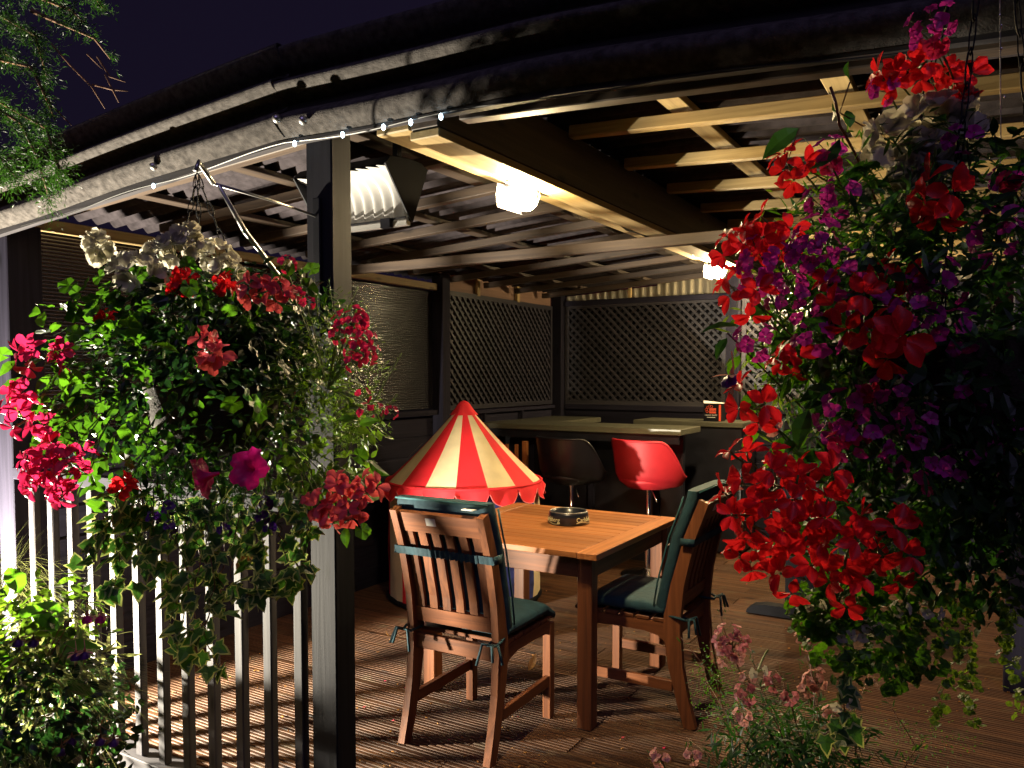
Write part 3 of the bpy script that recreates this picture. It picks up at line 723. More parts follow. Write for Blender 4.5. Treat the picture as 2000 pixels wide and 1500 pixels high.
def make_chair(label, loc, rz):
    t = thing('garden_chair', loc, label, 'chair', 'teak chairs at the table', rz)
    W = .425
    for s in (-1, 1):
        b = MB(); zz = [0, .05, .10, .18, .25, .33, .40, .46, .52, .60, .70, .80, .88, .955]
        ribbon(b, [(back_y(z), z) for z in zz], .030, s * (W / 2 - .015), [.050, .051, .053, .056, .062, .070, .074, .072, .064, .056, .050, .047, .044, .042]); part('rear_leg', b, M['teakdz'], t, local=True)
        b = MB(); b.b2((s * (W / 2 - .018) - .019, .475, 0), (s * (W / 2 - .018) + .019, .515, .415), bev=.003); part('front_leg', b, M['teakdz'], t, local=True)
        b = MB(); b.bar((s * (W / 2 - .015), .075, .165), (s * (W / 2 - .015), .475, .165), .022, .045, bev=.002); part('stretcher', b, M['teakdy'], t, local=True)
        b = MB(); pl = [(.10, .345), (.14, .372), (.20, .384), (.36, .384), (.44, .378), (.474, .365), (.474, .430), (.10, .430)]
        b.extr([(s * (W / 2 - .015) - .011, y, z) for y, z in pl], (0, 0, 0), (.022, 0, 0)); part('side_rail', b, M['teakdy'], t, local=True)
    b = MB(); b.b2((-W / 2 + .03, .06, .372), (W / 2 - .03, .082, .432), bev=.002); part('rear_rail', b, M['teakdx'], t, local=True)
    b = MB(); b.b2((-W / 2 + .037, .488, .365), (W / 2 - .037, .508, .43), bev=.002); part('front_rail', b, M['teakdx'], t, local=True)
    for k in range(6):
        yy = .105 + k * .073; b = MB(); b.b2((-W / 2 + .002, yy, .432), (W / 2 - .002, yy + .058, .448), bev=.002); part('seat_slat', b, M['teakdx'], t, local=True)
    def rail(z0, z1, nm):
        b = MB(); ribbon(b, [(back_y(z), z) for z in np.linspace(z0, z1, 4)], W - .062, 0, .022); part(nm, b, M['teakdx'], t, local=True)
    rail(.868, .945, 'top_rail'); rail(.485, .545, 'lower_rail')
    for k in range(6):
        xx = -.1555 + k * .0622; b = MB(); ribbon(b, [(back_y(z), z) for z in np.linspace(.546, .867, 7)], .036, xx, .014); part('back_slat', b, M['teakdz'], t, local=True)
    b = MB(); ribbon(b, [(back_y(z) - .0125, z) for z in (.895, .925)], .044, -.035, .002); part('maker_sticker', b, M['white'], t, local=True)
    return t
c1 = make_chair('teak chair seen from behind at the near left side of the table', (-1.775, 2.475, 0), R(1.5))
c2 = make_chair('teak chair seen side on at the right end of the table', (-1.035, 3.375, 0), R(90))
def make_cushion(label, loc, rz):
    t = thing('chair_cushion', loc, label, 'cushion', 'teal cushions tied on the chairs', rz)
    W = .435; P = []
    zz = [.475, .50, .60, .70, .80, .90, .97, .995]
    n = 10
    for (i, z) in enumerate(zz):
        row = []; e = 1 - .25 * (i in (0, len(zz) - 1))
        for k in range(24):
            a = 2 * math.pi * k / 24; cx_ = math.copysign(abs(math.cos(a)) ** .35, math.cos(a)); sy_ = math.copysign(abs(math.sin(a)) ** .5, math.sin(a))
            row.append((W / 2 * cx_ * (.99 if e < 1 else 1), back_y(z) + .018 + .034 + .034 * sy_ * e * (1 + .10 * math.sin(i * 1.9) * (sy_ > 0)), z))
        P.append(row + [row[0]])
    b = MB(); b.grid(P)
    for q in (P[0], P[-1]): b.add(q[:-1], [tuple(range(24)) if q is P[-1] else tuple(range(24))[::-1]])
    part('back_pad', b, M['teal'], t, smooth=True, local=True)
    b = MB(); P = []
    for j in range(12):
        y = .115 + .40 * j / 11; row = []
        for k in range(24):
            a = 2 * math.pi * k / 24; cx_ = math.copysign(abs(math.cos(a)) ** .35, math.cos(a)); sz_ = math.copysign(abs(math.sin(a)) ** .5, math.sin(a))
            pf = .030 * (1 - .3 * (j in (0, 11))) * (1 + .10 * math.cos(j * math.pi * .72))
            row.append((W / 2 * cx_, y, .484 + pf * sz_ - (.02 * max(0, j - 9))))
        P.append(row + [row[0]])
    b.grid(P)
    for q in (P[0], P[-1]): b.add(q[:-1], [tuple(range(24))])
    part('seat_pad', b, M['teal'], t, smooth=True, local=True)
    b = MB()
    for z in (.992,): b.tube([(x, back_y(z) + .018, z) for x in (-.21, 0, .21)], .004, 5)
    for x in (-.217, .217): b.tube([(x, back_y(z) + .085, z) for z in zz[1:-1]], .004, 5)
    part('piping', b, M['tealp'], t, smooth=True, local=True)
    b = MB(); P = [[], []]
    for k in range(61):
        x = -.225 + .45 * k / 60; ruf = .006 * math.sin(k * 2.1) * (1 if 22 < k < 52 else .1)
        for i, z in enumerate((.768, .800)): P[i].append((x, back_y(z) - .031 + ruf, z + ruf * .3))
    b.grid(P); b.grid([[(p[0], p[1] + .004, p[2]) for p in q] for q in P][::-1])
    for s in (-1, 1):
        q = [(s * .226, back_y(.784) - .030, .768), (s * .226, back_y(.784) + .03, .768), (s * .226, back_y(.784) + .03, .80), (s * .226, back_y(.784) - .030, .80)]; b.extr(q, (0, 0, 0), (s * .003, 0, 0))
    part('elastic_strap', b, M['teal'], t, smooth=True, local=True)
    for s in (-1, 1):
        b = MB(); bx_ = s * .20
        b.tube([(bx_, .12, .463), (bx_ + s * .02, .04, .462), (bx_ + s * .015, .018, .455), (bx_ - s * .02, .015, .452), (bx_ - s * .03, .08, .455)], .006, 6)
        for q in ((.06, -.02, -.055), (-.045, -.03, -.07), (.03, -.035, -.045)):
            b.tube([(bx_ + s * .012, .015, .455), (bx_ + s * q[0] * .6, .015 + q[1], .455 + .010), (bx_ + s * q[0], .015 + q[1] * 1.4, .455 + q[2])], .0055, 5)
        part('tie', b, M['teal'], t, smooth=True, local=True)
    b = MB(); b.b2((.115, back_y(.985) - .012, .972), (.165, back_y(.985) + .020, .975)); part('care_label', b, M['white'], t, local=True)
    return t
make_cushion('teal cushion tied on the chair seen from behind', (-1.775, 2.475, 0), R(1.5))
make_cushion('teal cushion on the chair at the right end of the table', (-1.035, 3.375, 0), R(90))

# ------------------------------------------------------------------ ashtray
ash_l = Vector((-1.745, 3.46, .7505))
ast = thing('ashtray', ash_l, 'round black pub ashtray on the teak table', 'ashtray')
b = MB(); b.lathe([(.0005, .010), (.075, .010), (.083, .052), (.089, .058), (.094, .056), (.096, .048), (.102, 0.002), (.098, 0.0)], n=40); part('bowl', b, plain('black melamine', (.010, .013, .022), .28, coat=.3), ast, smooth=True, local=True)
b = MB(); b.tube([(.0895 * math.cos(a), .0895 * math.sin(a), .0585) for a in np.linspace(0, 2 * math.pi, 41)], .003, 6); part('rim', b, M['steel'], ast, smooth=True, local=True)
b = MB()
for a, r_ in ((1.4, .05), (.3, .06), (2.6, .05), (4.0, .045)):
    p = Vector((r_ * math.cos(a), r_ * math.sin(a), .018)); b.tube([p, p + Vector((.03 * math.cos(a + 2), .03 * math.sin(a + 2), .006))], .004, 7)
part('cigarette_ends', b, M['cream'], ast, smooth=True, local=True)
b = MB(); b.lathe([(.0005, .040), (.010, .036), (.026, .018), (.032, .0105)], n=14); part('cone', b, M['steel'], ast, smooth=True, local=True)
vs_, fs_ = text_mesh('Carlsberg', .030, .0006)
vdir = math.atan2(-3.46, 1.745)     # towards the camera
for da in (-1.02, .98):
    b = MB(); mid = vdir + da; pts = []
    for p in vs_:
        z = .017 + p.y; rr = .102 - .006 * (z / .05) + .0005 + p.z; a = mid + p.x / .1; pts.append((rr * math.cos(a), rr * math.sin(a), z))
    b.add(pts, fs_); part('lettering', b, M['cream'], ast, local=True)
    b = MB(); P = [[], []]
    for k in range(25):
        t = k / 24; a = mid + (t - .5) * 1.2; z = .0115 + .005 * math.sin(t * 2 * math.pi); rr = .1022
        P[0].append((rr * math.cos(a), rr * math.sin(a), z - .0015)); P[1].append((rr * math.cos(a), rr * math.sin(a), z + .0018))
    b.grid(P); part('swoosh', b, M['cream'], ast, local=True)

# dead leaves and petals on the deck
def leaf_tmpl(kind):
    if kind == 'ovate':
        v = [(0, 0, 0), (-.20, .25, .04), (0, .28, 0), (.20, .25, .04), (-.26, .52, .05), (0, .55, .0), (.26, .52, .05), (-.15, .80, .01), (0, .80, -.03), (.15, .80, .01), (0, 1, -.08)]
        f = [(0, 2, 1), (0, 3, 2), (1, 2, 5, 4), (2, 3, 6, 5), (4, 5, 8, 7), (5, 6, 9, 8), (7, 8, 10), (8, 9, 10)]
    elif kind == 'linear':
        v = [(0, 0, 0), (-.075, .35, .03), (.075, .35, .03), (-.06, .7, .02), (.06, .7, .02), (0, 1, -.05)]; f = [(0, 2, 1), (1, 2, 4, 3), (3, 4, 5)]
    elif kind == 'round':
        v = [(0, .38, -.05)]; n = 14
        for k in range(n):
            a = -math.pi / 2 + 2 * math.pi * (k + .5) / n; r = .5 * (1 + .10 * math.cos(a * 5)); v.append((r * math.cos(a), .45 + r * math.sin(a) - .0, .05 * math.sin(a * 5)))
        f = [(0, 1 + k, 1 + (k + 1) % n) for k in range(n) if k != n - 1]
    elif kind == 'tiny':
        v = [(0, 0, 0), (-.25, .5, .05), (0, 1, 0), (.25, .5, .05)]; f = [(0, 3, 2, 1)]
    elif kind == 'ivy':
        out = [(0, .02), (-.22, -.10), (-.34, .12), (-.55, .30), (-.28, .42), (-.24, .62), (0, 1.0), (.24, .62), (.28, .42), (.55, .30), (.34, .12), (.22, -.10)]
        c = Vector((0, .32)); v = [(0, .32, -.04)]
        for (x, y) in out: v.append((c.x + (x - c.x) * .80, c.y + (y - c.y) * .80, .02))
        for (x, y) in out: v.append((x, y, .0 + .05 * math.sin(x * 9)))
        n = len(out); f = [(0, 1 + (k + 1) % n, 1 + k) for k in range(n)] + [(1 + k, 1 + (k + 1) % n, 1 + n + (k + 1) % n, 1 + n + k) for k in range(n)]
        return np.array(v, float), f, [0] * n + [1] * n
    return np.array(v, float), f, None
TM = {k: leaf_tmpl(k) for k in ('ovate', 'linear', 'round', 'tiny', 'ivy')}
def frame(nrm, tip):
    z = nrm / (np.linalg.norm(nrm) + 1e-9); y = tip - z * tip.dot(z); y = y / (np.linalg.norm(y) + 1e-9); x = np.cross(y, z); return np.stack([x, y, z], 1)
def foliage(name, parent, kind, recs, mats):
    """recs: list of (pos, normal, tip, size); one mesh, many leaves"""
    tv, tf, tm = TM[kind]; off = np.array(WP[parent.name]); n = len(tv)
    V = np.zeros((len(recs) * n, 3)); F = []; mi = []
    for i, (p, nr, tp_, s) in enumerate(recs):
        V[i * n:(i + 1) * n] = (tv * s) @ frame(np.array(nr, float), np.array(tp_, float)).T + np.array(p) - off
        F.extend([tuple(a + i * n for a in f) for f in tf])
        if tm: mi.extend(tm)
    me = bpy.data.meshes.new(name); me.from_pydata(V.tolist(), [], F)
    for m in mats: me.materials.append(m)
    if tm: me.polygons.foreach_set('material_index', mi)
    o = bpy.data.objects.new(name, me); link(o, parent); o['kind'] = 'stuff'; WP[o.name] = Vector(off); return o
def leaf_mesh(kind, mats, size, name='leaf', bend=0.0):
    tv, tf, tm = TM[kind]; b = MB(); vv = tv * size
    if bend: vv[:, 2] -= bend * size * (tv[:, 1] ** 2)
    b.add([tuple(p) for p in vv], tf)
    if tm: b.m = list(tm)
    return b.mesh(name, mats)
def rv(): return np.array([nrs.normal(), nrs.normal(), nrs.normal()])

for i, (px, py, sz) in enumerate(((1032, 1312, .075), (760, 1245, .03), (815, 1330, .028))):
    p = at(px, py, 1.0); t = CAM_H / (CAM_H - p.z); p = Vector((0, 0, CAM_H)) + (p - Vector((0, 0, CAM_H))) * t
    o = bpy.data.objects.new('fallen_leaf', leaf_mesh('ovate', [M['pdead']], sz, 'fallen_leaf', -.8)); link(o); o.location = p + Vector((0, 0, .006)); o.rotation_euler = (.35, .2, 2.0 * i)
    tag(o, ['curled brown dead leaf on the deck under the table edge', 'small brown leaf on the deck left of the chair', 'small brown leaf on the deck by the rear chair leg'][i], 'leaf', 'dead leaves on the deck')

PM = [leaf_mesh('tiny', [m_], .022, 'fallen_petal', .5) for m_ in (M['ppink'], M['pcoral'])]
for i, (px, py) in enumerate(((755, 1330), (770, 1410), (795, 1345), (835, 1390), (915, 1385), (965, 1330), (750, 1290), (1010, 1400), (880, 1445), (1220, 1440), (1300, 1460), (715, 1380), (1460, 1140), (1440, 1250))):
    r_ = _FW + _RT * ((px - CX) / FPX) - _UP * ((py - CY) / FPX); p = Vector((0, 0, CAM_H)) + r_ * (-CAM_H / r_.z)
    o = bpy.data.objects.new('fallen_petal', PM[i % 2]); link(o); o.location = p + Vector((0, 0, .004)); o.rotation_euler = (nrs.uniform(-.3, .3), nrs.uniform(-.3, .3), nrs.uniform(0, 6))
    tag(o, 'tiny pink petal fallen on the deck boards', 'petal', 'fallen petals on the deck')
b = MB()
for k in range(420):
    x, y = nrs.uniform(-3.4, .3), 1.75 + abs(nrs.normal()) * 1.5
    if y > 6.5: continue
    a = nrs.uniform(0, 6.28); L_ = nrs.uniform(.004, .013); b.box((x, y, .0035), (L_, L_ * .45, .003), Matrix.Rotation(a, 3, 'Z') @ Matrix.Rotation(nrs.uniform(-.4, .4), 3, 'X'))
o = part('deck_debris', b, M['pdead']); tag(o, 'specks of dry leaf and soil scattered over the deck', 'litter', None, 'stuff')
# ------------------------------------------------------------------ flowers
def petal(b, L, Wd, a, tilt, cup=.25, tipw=.85, base=.15, lift=0.0, ruff=0.0, nu=4, nv=2, r0=.002, mi=0):
    ca, sa = math.cos(a), math.sin(a); P = []
    for i in range(nu + 1):
        s = i / nu; wv = Wd * (base + (1 - base) * math.sin(math.pi * min(1, s * tipw + .0)) ** .8) * (1 if s < .99 else .62)
        row = []
        for j in range(-nv, nv + 1):
            t = j / nv; x = t * wv / 2; r = r0 + s * L * math.cos(tilt) * (1 - .10 * t * t * s); z = lift + s * L * math.sin(tilt) - cup * L * s * s + .18 * wv * t * t + ruff * L * math.sin(j * 2.1 + i) * s
            row.append((r * ca - x * sa, r * sa + x * ca, z))
        P.append(row)
    b.grid(P, mi)
def m_floret(mat, seed, L=.0215, Wd=.0122, tilt=.35):
    q = random.Random(seed); b = MB()
    for k in range(5):
        a = [math.pi / 2 - .42, math.pi / 2 + .42, math.pi + .62, 3 * math.pi / 2, 2 * math.pi - .62][k] + q.uniform(-.08, .08)
        petal(b, L * q.uniform(.9, 1.1), Wd * q.uniform(.9, 1.1), a, tilt + q.uniform(-.35, .45), .25 + q.uniform(-.25, .30), base=.10)
    b.tube([(0, 0, .0), (0, 0, -.012), (.002, 0, -.022)], [.0012, .0016, .001], 5, 1)
    return b.mesh('floret', [mat, M['stem']], True)
def m_small(mat, seed, L=.0085, n=5):
    q = random.Random(seed); b = MB()
    for k in range(n): petal(b, L * q.uniform(.8, 1.15), L * .95, 2 * math.pi * k / n + q.uniform(-.15, .15), .3 + q.uniform(-.2, .3), .15, nu=3, nv=1, r0=.001)
    b.tube([(0, 0, .001), (0, 0, -.010)], .0008, 4, 1); return b.mesh('floret', [mat, M['stem']], True)
def m_ruffle(mat, seed, L=.016, n=9):
    q = random.Random(seed); b = MB()
    for k in range(n): petal(b, L * q.uniform(.7, 1.15), L * 1.05, 2 * math.pi * k / n * 1.9 + q.uniform(-.2, .2), .25 + .9 * (k / n), .1, nu=4, nv=2, ruff=.08)
    return b.mesh('floret', [mat, M['stem']], True)
def m_trumpet(mat, seed, L=.045):
    b = MB(); P = []; n = 30
    for i in range(n):
        a = 2 * math.pi * i / n; w_ = 1 + .12 * math.cos(5 * a) + .07 * math.sin(13 * a + seed)
        P.append([(r * L * w_ * math.cos(a), r * L * w_ * math.sin(a), z * L + (.08 * L * math.sin(9 * a + seed) if r > .5 else 0)) for r, z in ((.07, -.9), (.12, -.5), (.24, -.2), (.5, -.02), (.8, .06), (1.0, .0))])
    b.grid(P, closed=True); b.tube([(0, 0, -.9 * L), (0, 0, -1.3 * L)], .002, 5, 1); return b.mesh('bloom', [mat, M['stem']], True)
FL = {}
for nm, mt in (('red', 'pred'), ('coral', 'pcoral'), ('pink', 'ppink')): FL[nm] = [m_floret(M[mt], s) for s in (1, 2, 3)]
FL['white'] = [m_ruffle(M['pwhite'], s, .020) for s in (1, 2, 3)]
FL['violet'] = [m_small(M['pviol'], s, .0115) for s in (1, 2, 3)]
FL['rose'] = [m_small(M['ppink'], s, .0095) for s in (1, 2, 3)]
FL['purple'] = [m_small(M['ppurp'], s, .0085) for s in (1, 2)]
FL['pale'] = [m_small(M['ppale'], s, .010) for s in (1, 2)]
FL['gpink'] = [m_small(leafm('soft pink petal', (.50, .15, .19), (.62, .2, .24), .25, .4), s, .0100, 4) for s in (1, 2)]
FL['bacopa'] = [m_small(M['pwhite'], s, .0085) for s in (1, 2)]
def rotm(nrm, spin):
    q = Vector(nrm).normalized().to_track_quat('Z', 'Y').to_matrix().to_4x4(); return q @ Matrix.Rotation(spin, 4, 'Z')
def head(plant, pos, axis, kind, n, rad, root, stalk=True, scale=1.0, spread=1.0, stemmat='stem'):
    if kind in ('red', 'coral', 'pink') and n > 4: n = max(4, int(n * .66))
    """one flower head: stalk and pedicels are its mesh, florets its children"""
    pos = Vector(pos); axis = Vector(axis).normalized(); off = WP[plant.name]
    b = MB(); root = Vector(root)
    if stalk:
        mid = (root + pos) / 2 + Vector((0, 0, .25 * (pos - root).length)) * .3
        pts = [root * (1 - t) ** 2 + mid * 2 * t * (1 - t) + (pos - axis * rad) * t * t for t in np.linspace(0, 1, 7)]
        b.tube([p for p in pts], .0016, 5)
    fl_ = []
    t1 = axis.orthogonal().normalized(); t2 = axis.cross(t1)
    for k in range(n):
        ct = 1 - (k + .5) / n * 1.15 * spread; ct = max(-.35, ct); st_ = math.sqrt(max(0, 1 - ct * ct)); ph = k * 2.399963 + rnd.uniform(-.3, .3)
        d = axis * ct + (t1 * math.cos(ph) + t2 * math.sin(ph)) * st_; d.normalize()
        p = pos + d * rad * rnd.uniform(.75, 1.2)
        b.tube([pos - axis * rad, p - d * .012], .0009, 4); fl_.append((p, (d + axis * .25 + Vector((rnd.uniform(-.3, .3), rnd.uniform(-.3, .3), rnd.uniform(-.1, .3)))).normalized()))
    h = part('flower_head', b, M[stemmat], plant)
    for p, d in fl_:
        inst('floret', rnd.choice(FL[kind]), h, Matrix.Translation(p - off) @ rotm(d, rnd.uniform(0, 6.28)) @ Matrix.Scale(scale * rnd.uniform(.85, 1.12), 4))
    return h
CAMV = Vector((0, 0, CAM_H))

# ---- hanging basket on the left
BC = Vector((-1.73, 1.385, 1.42))
br = thing('basket_bracket', (-1.745, 1.78, 1.95), 'pale steel bracket on the corner post holding the left basket', 'bracket')
e = Vector((-1.735, 1.40, 1.965))
b = MB(); b.tube([(-1.745, 1.782, 1.945), (-1.742, 1.6, 1.960), e], .0042, 8); b.tube([e, e + Vector((0, -.02, .02)), e + Vector((0, -.045, .045)), e + Vector((0, -.055, .020))], .007, 8); part('arm', b, M['steel'], br, smooth=True)
b = MB(); b.tube([e + Vector((0, .015, 0)), (-1.738, 1.50, 1.86), (-1.742, 1.68, 1.70), (-1.742, 1.782, 1.62)], [.005, .0075, .007, .006], 8); part('brace', b, M['steel'], br, smooth=True)
b = MB(); b.b2((-1.757, 1.772, 1.58), (-1.727, 1.784, 2.00), bev=.003); part('wall_strap', b, M['black'], br)
hb = thing('hanging_basket', BC, 'wire hanging basket overflowing with flowers hung from the bracket on the left', 'basket', 'hanging flower baskets')
def basket(t, c, hook, r=.17):
    b = MB(); P = [[(c.x + rr * math.cos(a), c.y + rr * math.sin(a), c.z + z) for rr, z in ((r, .02), (r * .99, 0), (r * .93, -.06), (r * .75, -.12), (r * .4, -.155), (.002, -.16))] for a in np.linspace(0, 2 * math.pi, 25)]
    b.grid(P); part('bowl', b, M['soil'], t, smooth=True)
    b = MB(); b.lathe([(.002, .0), (r * .97, -.004)], tuple(c), 24); part('compost', b, M['soil'], t)
    for k in range(3):
        a = k * 2.094 + .5; p0 = c + Vector((r * math.cos(a), r * math.sin(a), .02)); n = 16; b = MB()
        for j in range(n):
            q0 = p0.lerp(hook, j / n); q1 = p0.lerp(hook, (j + 1) / n); ax = (q1 - q0); u_ = ax.orthogonal().normalized() if j % 2 else ax.cross(ax.orthogonal()).normalized(); m_ = (q0 + q1) / 2
            b.tube([m_ + ax * .62 * math.cos(t_) + u_ * .006 * math.sin(t_) for t_ in np.linspace(0, 2 * math.pi, 9)], .0016, 4, cap=False)
        part('chain', b, M['black'], t, smooth=True)
basket(hb, BC, e + Vector((0, -.05, .012)))

LD = 1.98   # distance of the basket centre from the camera
def lp(px, py, dd=0.0): return at(px, py, LD + dd)
def blob(n, cpx, cpy, rx, ry, rz, dist, shell=.55, bias=(0, 0, .3), size=(.02, .03), droop=.5, up=.4):
    c = at(cpx, cpy, dist); k = dist / FPX; out = []
    for _ in range(n):
        d = rv(); d /= np.linalg.norm(d); r = nrs.uniform(shell, 1.0) ** .6
        dv = Vector((0, 0, 0)) + _RT * (d[0] * rx * k * r) + _FW * (d[1] * rz * r) + _UP * (d[2] * ry * k * r)
        p = c + dv; outw = (_RT * d[0] + _FW * d[1] + _UP * d[2])
        nr = np.array(outw) * .6 + np.array((0, 0, up)) + rv() * .45 + np.array(bias) * .2
        tp_ = np.array(outw) * .8 + rv() * .7 + np.array((0, 0, -droop))
        out.append((np.array(p), nr, tp_, nrs.uniform(*size)))
    return out
def plant(name, label, px, py, d, group=None, cat='plant'): return thing(name, at(px, py, d), label, cat, group)
GRP = 'plants growing in the left basket'
# trailing pelargoniums
pl = plant('white_geranium', 'white geranium blooms standing on top of the left basket', 330, 560, LD, GRP, 'flowering plant')
foliage('foliage', pl, 'round', blob(170, 330, 600, 190, 90, .22, LD, .3, size=(.028, .05)), [M['lb']])
for (px, py, n, rad, dd) in ((190, 487, 6, .018, -.05), (272, 545, 12, .040, -.10), (368, 465, 5, .018, .0), (342, 492, 8, .028, -.02), (425, 505, 6, .025, .05), (445, 530, 4, .02, .02), (310, 498, 4, .015, .0)):
    head(pl, lp(px, py, dd), (at(px, py, 1) - lp(px, py + 60, .0)).normalized() + Vector((0, 0, .6)), 'white', n, rad * 1.15, lp(330, 640), scale=1.4)
rp = plant('scarlet_geranium', 'scarlet and coral geranium flowers at the front of the left basket', 430, 640, LD, GRP, 'flowering plant')
foliage('foliage', rp, 'round', blob(150, 430, 660, 200, 120, .26, LD, .4, size=(.026, .046)), [M['lbd']])
for (px, py, n, rad, dd, kd) in ((205, 627, 4, .012, -.10, 'red'), (420, 695, 7, .016, -.30, 'coral'), (500, 565, 9, .030, -.22, 'coral'), (540, 575, 8, .024, -.20, 'coral'), (358, 548, 5, .018, -.12, 'red'), (352, 560, 4, .014, -.1, 'red'), (440, 555, 4, .012, -.15, 'red'), (240, 950, 4, .013, -.25, 'red'), (400, 660, 2, .012, -.28, 'coral')):
    head(rp, lp(px, py, dd), (CAMV - lp(px, py, dd)).normalized() * .8 + Vector((0, 0, .5)) + Vector((-.3, 0, 0)), kd, n, rad, lp(400, 720, -.05), scale=1.6 if kd == 'coral' else 1.35)
kp = plant('pink_geranium', 'deep pink geranium clusters hanging off the left side of the left basket', 110, 820, LD, GRP, 'flowering plant')
foliage('foliage', kp, 'round', blob(120, 190, 760, 130, 170, .2, LD, .3, size=(.03, .055)), [M['lb']])
for (px, py, n, rad, dd) in ((65, 690, 7, .030, -.18), (122, 695, 5, .022, -.18), (42, 810, 9, .034, -.22), (88, 835, 6, .024, -.22), (95, 905, 14, .046, -.26), (140, 910, 12, .040, -.28), (70, 935, 6, .024, -.24), (122, 965, 5, .018, -.26), (45, 770, 5, .02, -.2)):
    head(kp, lp(px, py, dd), (CAMV - lp(px, py, dd)).normalized() * .8 + Vector((-.7, -.1, .25)), 'pink', n, rad, lp(260, 760, -.1), scale=1.5)
sp = plant('salmon_geranium', 'salmon pink geranium cluster at the lower right of the left basket', 665, 970, LD, GRP, 'flowering plant')
foliage('foliage', sp, 'round', blob(60, 640, 930, 90, 80, .14, LD, .3, size=(.028, .046)), [M['lbl']])
for (px, py, n, rad, dd) in ((625, 985, 8, .026, -.20), (668, 945, 5, .018, -.22), (720, 950, 5, .020, -.22), (690, 995, 8, .026, -.24), (650, 1005, 7, .024, -.22)):
    head(sp, lp(px, py, dd), (CAMV - lp(px, py, dd)).normalized() + Vector((0, 0, .2)), 'coral', n, rad, lp(560, 860, -.08), scale=1.5)
# petunias
pp = plant('magenta_petunia', 'two magenta petunia trumpets low on the left basket', 440, 925, LD, GRP, 'flowering plant')
PT = [m_trumpet(M['pmag'], s, .042) for s in (1, 2)]
foliage('foliage', pp, 'ovate', blob(140, 440, 880, 140, 90, .24, LD, .5, size=(.025, .042)), [M['lb']])
for i, (px, py, d) in enumerate(((485, 915, (.35, -.9, .25)), (395, 932, (-.85, -.45, -.25)))):
    inst('bloom', PT[i], pp, Matrix.Translation(lp(px, py, -.33) - WP[pp.name]) @ rotm(d, i))
# fine leaved diascia at right, with spires
dp = plant('pink_diascia', 'fine leaved bushy plant with small pink flowers on the right of the left basket', 660, 700, LD, GRP, 'flowering plant')
recs = blob(2200, 640, 730, 115, 170, .22, LD, .05, size=(.010, .022), up=.2, droop=.1) + blob(900, 690, 830, 70, 60, .14, LD, .0, size=(.010, .020))
stems = MB()
for (x0_, y0_, x1_, y1_) in ((720, 800, 785, 690), (700, 790, 762, 720), (740, 830, 775, 770), (650, 640, 642, 545), (690, 640, 678, 590), (660, 640, 700, 560), (620, 620, 612, 540), (720, 720, 745, 690), (590, 600, 585, 530), (540, 560, 560, 500)):
    a, c = lp(x0_, y0_, -.10), lp(x1_, y1_, -.14); stems.tube([a, (a + c) / 2 + Vector((.004, 0, .004)), c], [.0013, .001, .0006], 4)
    for k in range(26):
        t = k / 26; p = a.lerp(c, t); d = rv(); recs.append((np.array(p), rv(), d * .7 + np.array(c - a) / (c - a).length * .8, nrs.uniform(.012, .020) * (1.1 - .6 * t)))
foliage('foliage', dp, 'linear', recs, [M['lbl']])
part('stems', stems, M['stem'], dp, smooth=True)
for (px, py, n) in ((690, 628, 14), (668, 632, 8), (712, 660, 8), (720, 690, 8), (700, 685, 12), (690, 705, 6), (712, 770, 3), (765, 806, 4), (735, 800, 3), (715, 805, 4), (560, 517, 6), (575, 575, 4), (705, 625, 6), (660, 655, 5), (600, 590, 4)):
    head(dp, lp(px, py, -.15), (CAMV - lp(px, py)).normalized() + Vector((.3, 0, .3)), 'rose', n, .010 + .0016 * n, lp(640, 760, -.05), scale=1.05)
# main mixed greenery
mg = plant('bedding_foliage', 'dense dark leafy growth filling the middle of the left basket', 400, 760, LD, GRP)
foliage('foliage', mg, 'ovate', blob(1500, 395, 760, 235, 200, .30, LD, .45, size=(.016, .034)), [M['lbd']])
tag(foliage('foliage', mg, 'ovate', blob(420, 300, 800, 190, 170, .30, LD, .8, size=(.022, .045)), [M['lb']]))
foliage('foliage', mg, 'ovate', blob(2600, 490, 672, 200, 165, .20, LD + .24, .05, size=(.022, .042)), [M['lbd']])
tag(foliage('foliage', mg, 'ovate', blob(280, 620, 850, 130, 130, .2, LD, .6, size=(.018, .036)), [M['lbl']]))
LG = [leaf_mesh('round', [M['leaf']], s, 'leaf', .2) for s in (.036, .046)] + [leaf_mesh('ovate', [M['leaf']], s, 'leaf', .3) for s in (.044, .056)]
for (px, py, ang) in ((30, 705, 200), (20, 695, 170), (100, 650, 80), (85, 640, 120), (130, 655, 20), (120, 725, 290), (135, 720, 250), (95, 735, 240), (215, 650, 60), (235, 645, 20), (250, 660, 350), (490, 770, 330), (505, 790, 300), (470, 780, 200), (330, 760, 100), (250, 830, 260), (262, 800, 280), (300, 775, 200), (210, 960, 120), (205, 1000, 80), (240, 905, 30), (180, 690, 60), (560, 540, 40), (590, 560, 20), (600, 535, 60), (690, 890, 0), (720, 900, 340), (700, 1025, 300), (675, 1030, 280), (660, 820, 30), (700, 830, 10), (350, 690, 150), (440, 615, 60), (95, 600, 110), (80, 612, 160)):
    p = lp(px, py, -.24 + nrs.uniform(-.06, .04)); a = R(ang); tip = _RT * math.cos(a) + _UP * math.sin(a) + _FW * nrs.uniform(-.3, .3); nr = (CAMV - p).normalized() * .6 + Vector((0, 0, .4)) + Vector(rv()) * .4
    inst('leaf', rnd.choice(LG), mg, Matrix.Translation(p - WP[mg.name]) @ Matrix(frame(np.array(nr), np.array(tip)).tolist()).to_4x4())
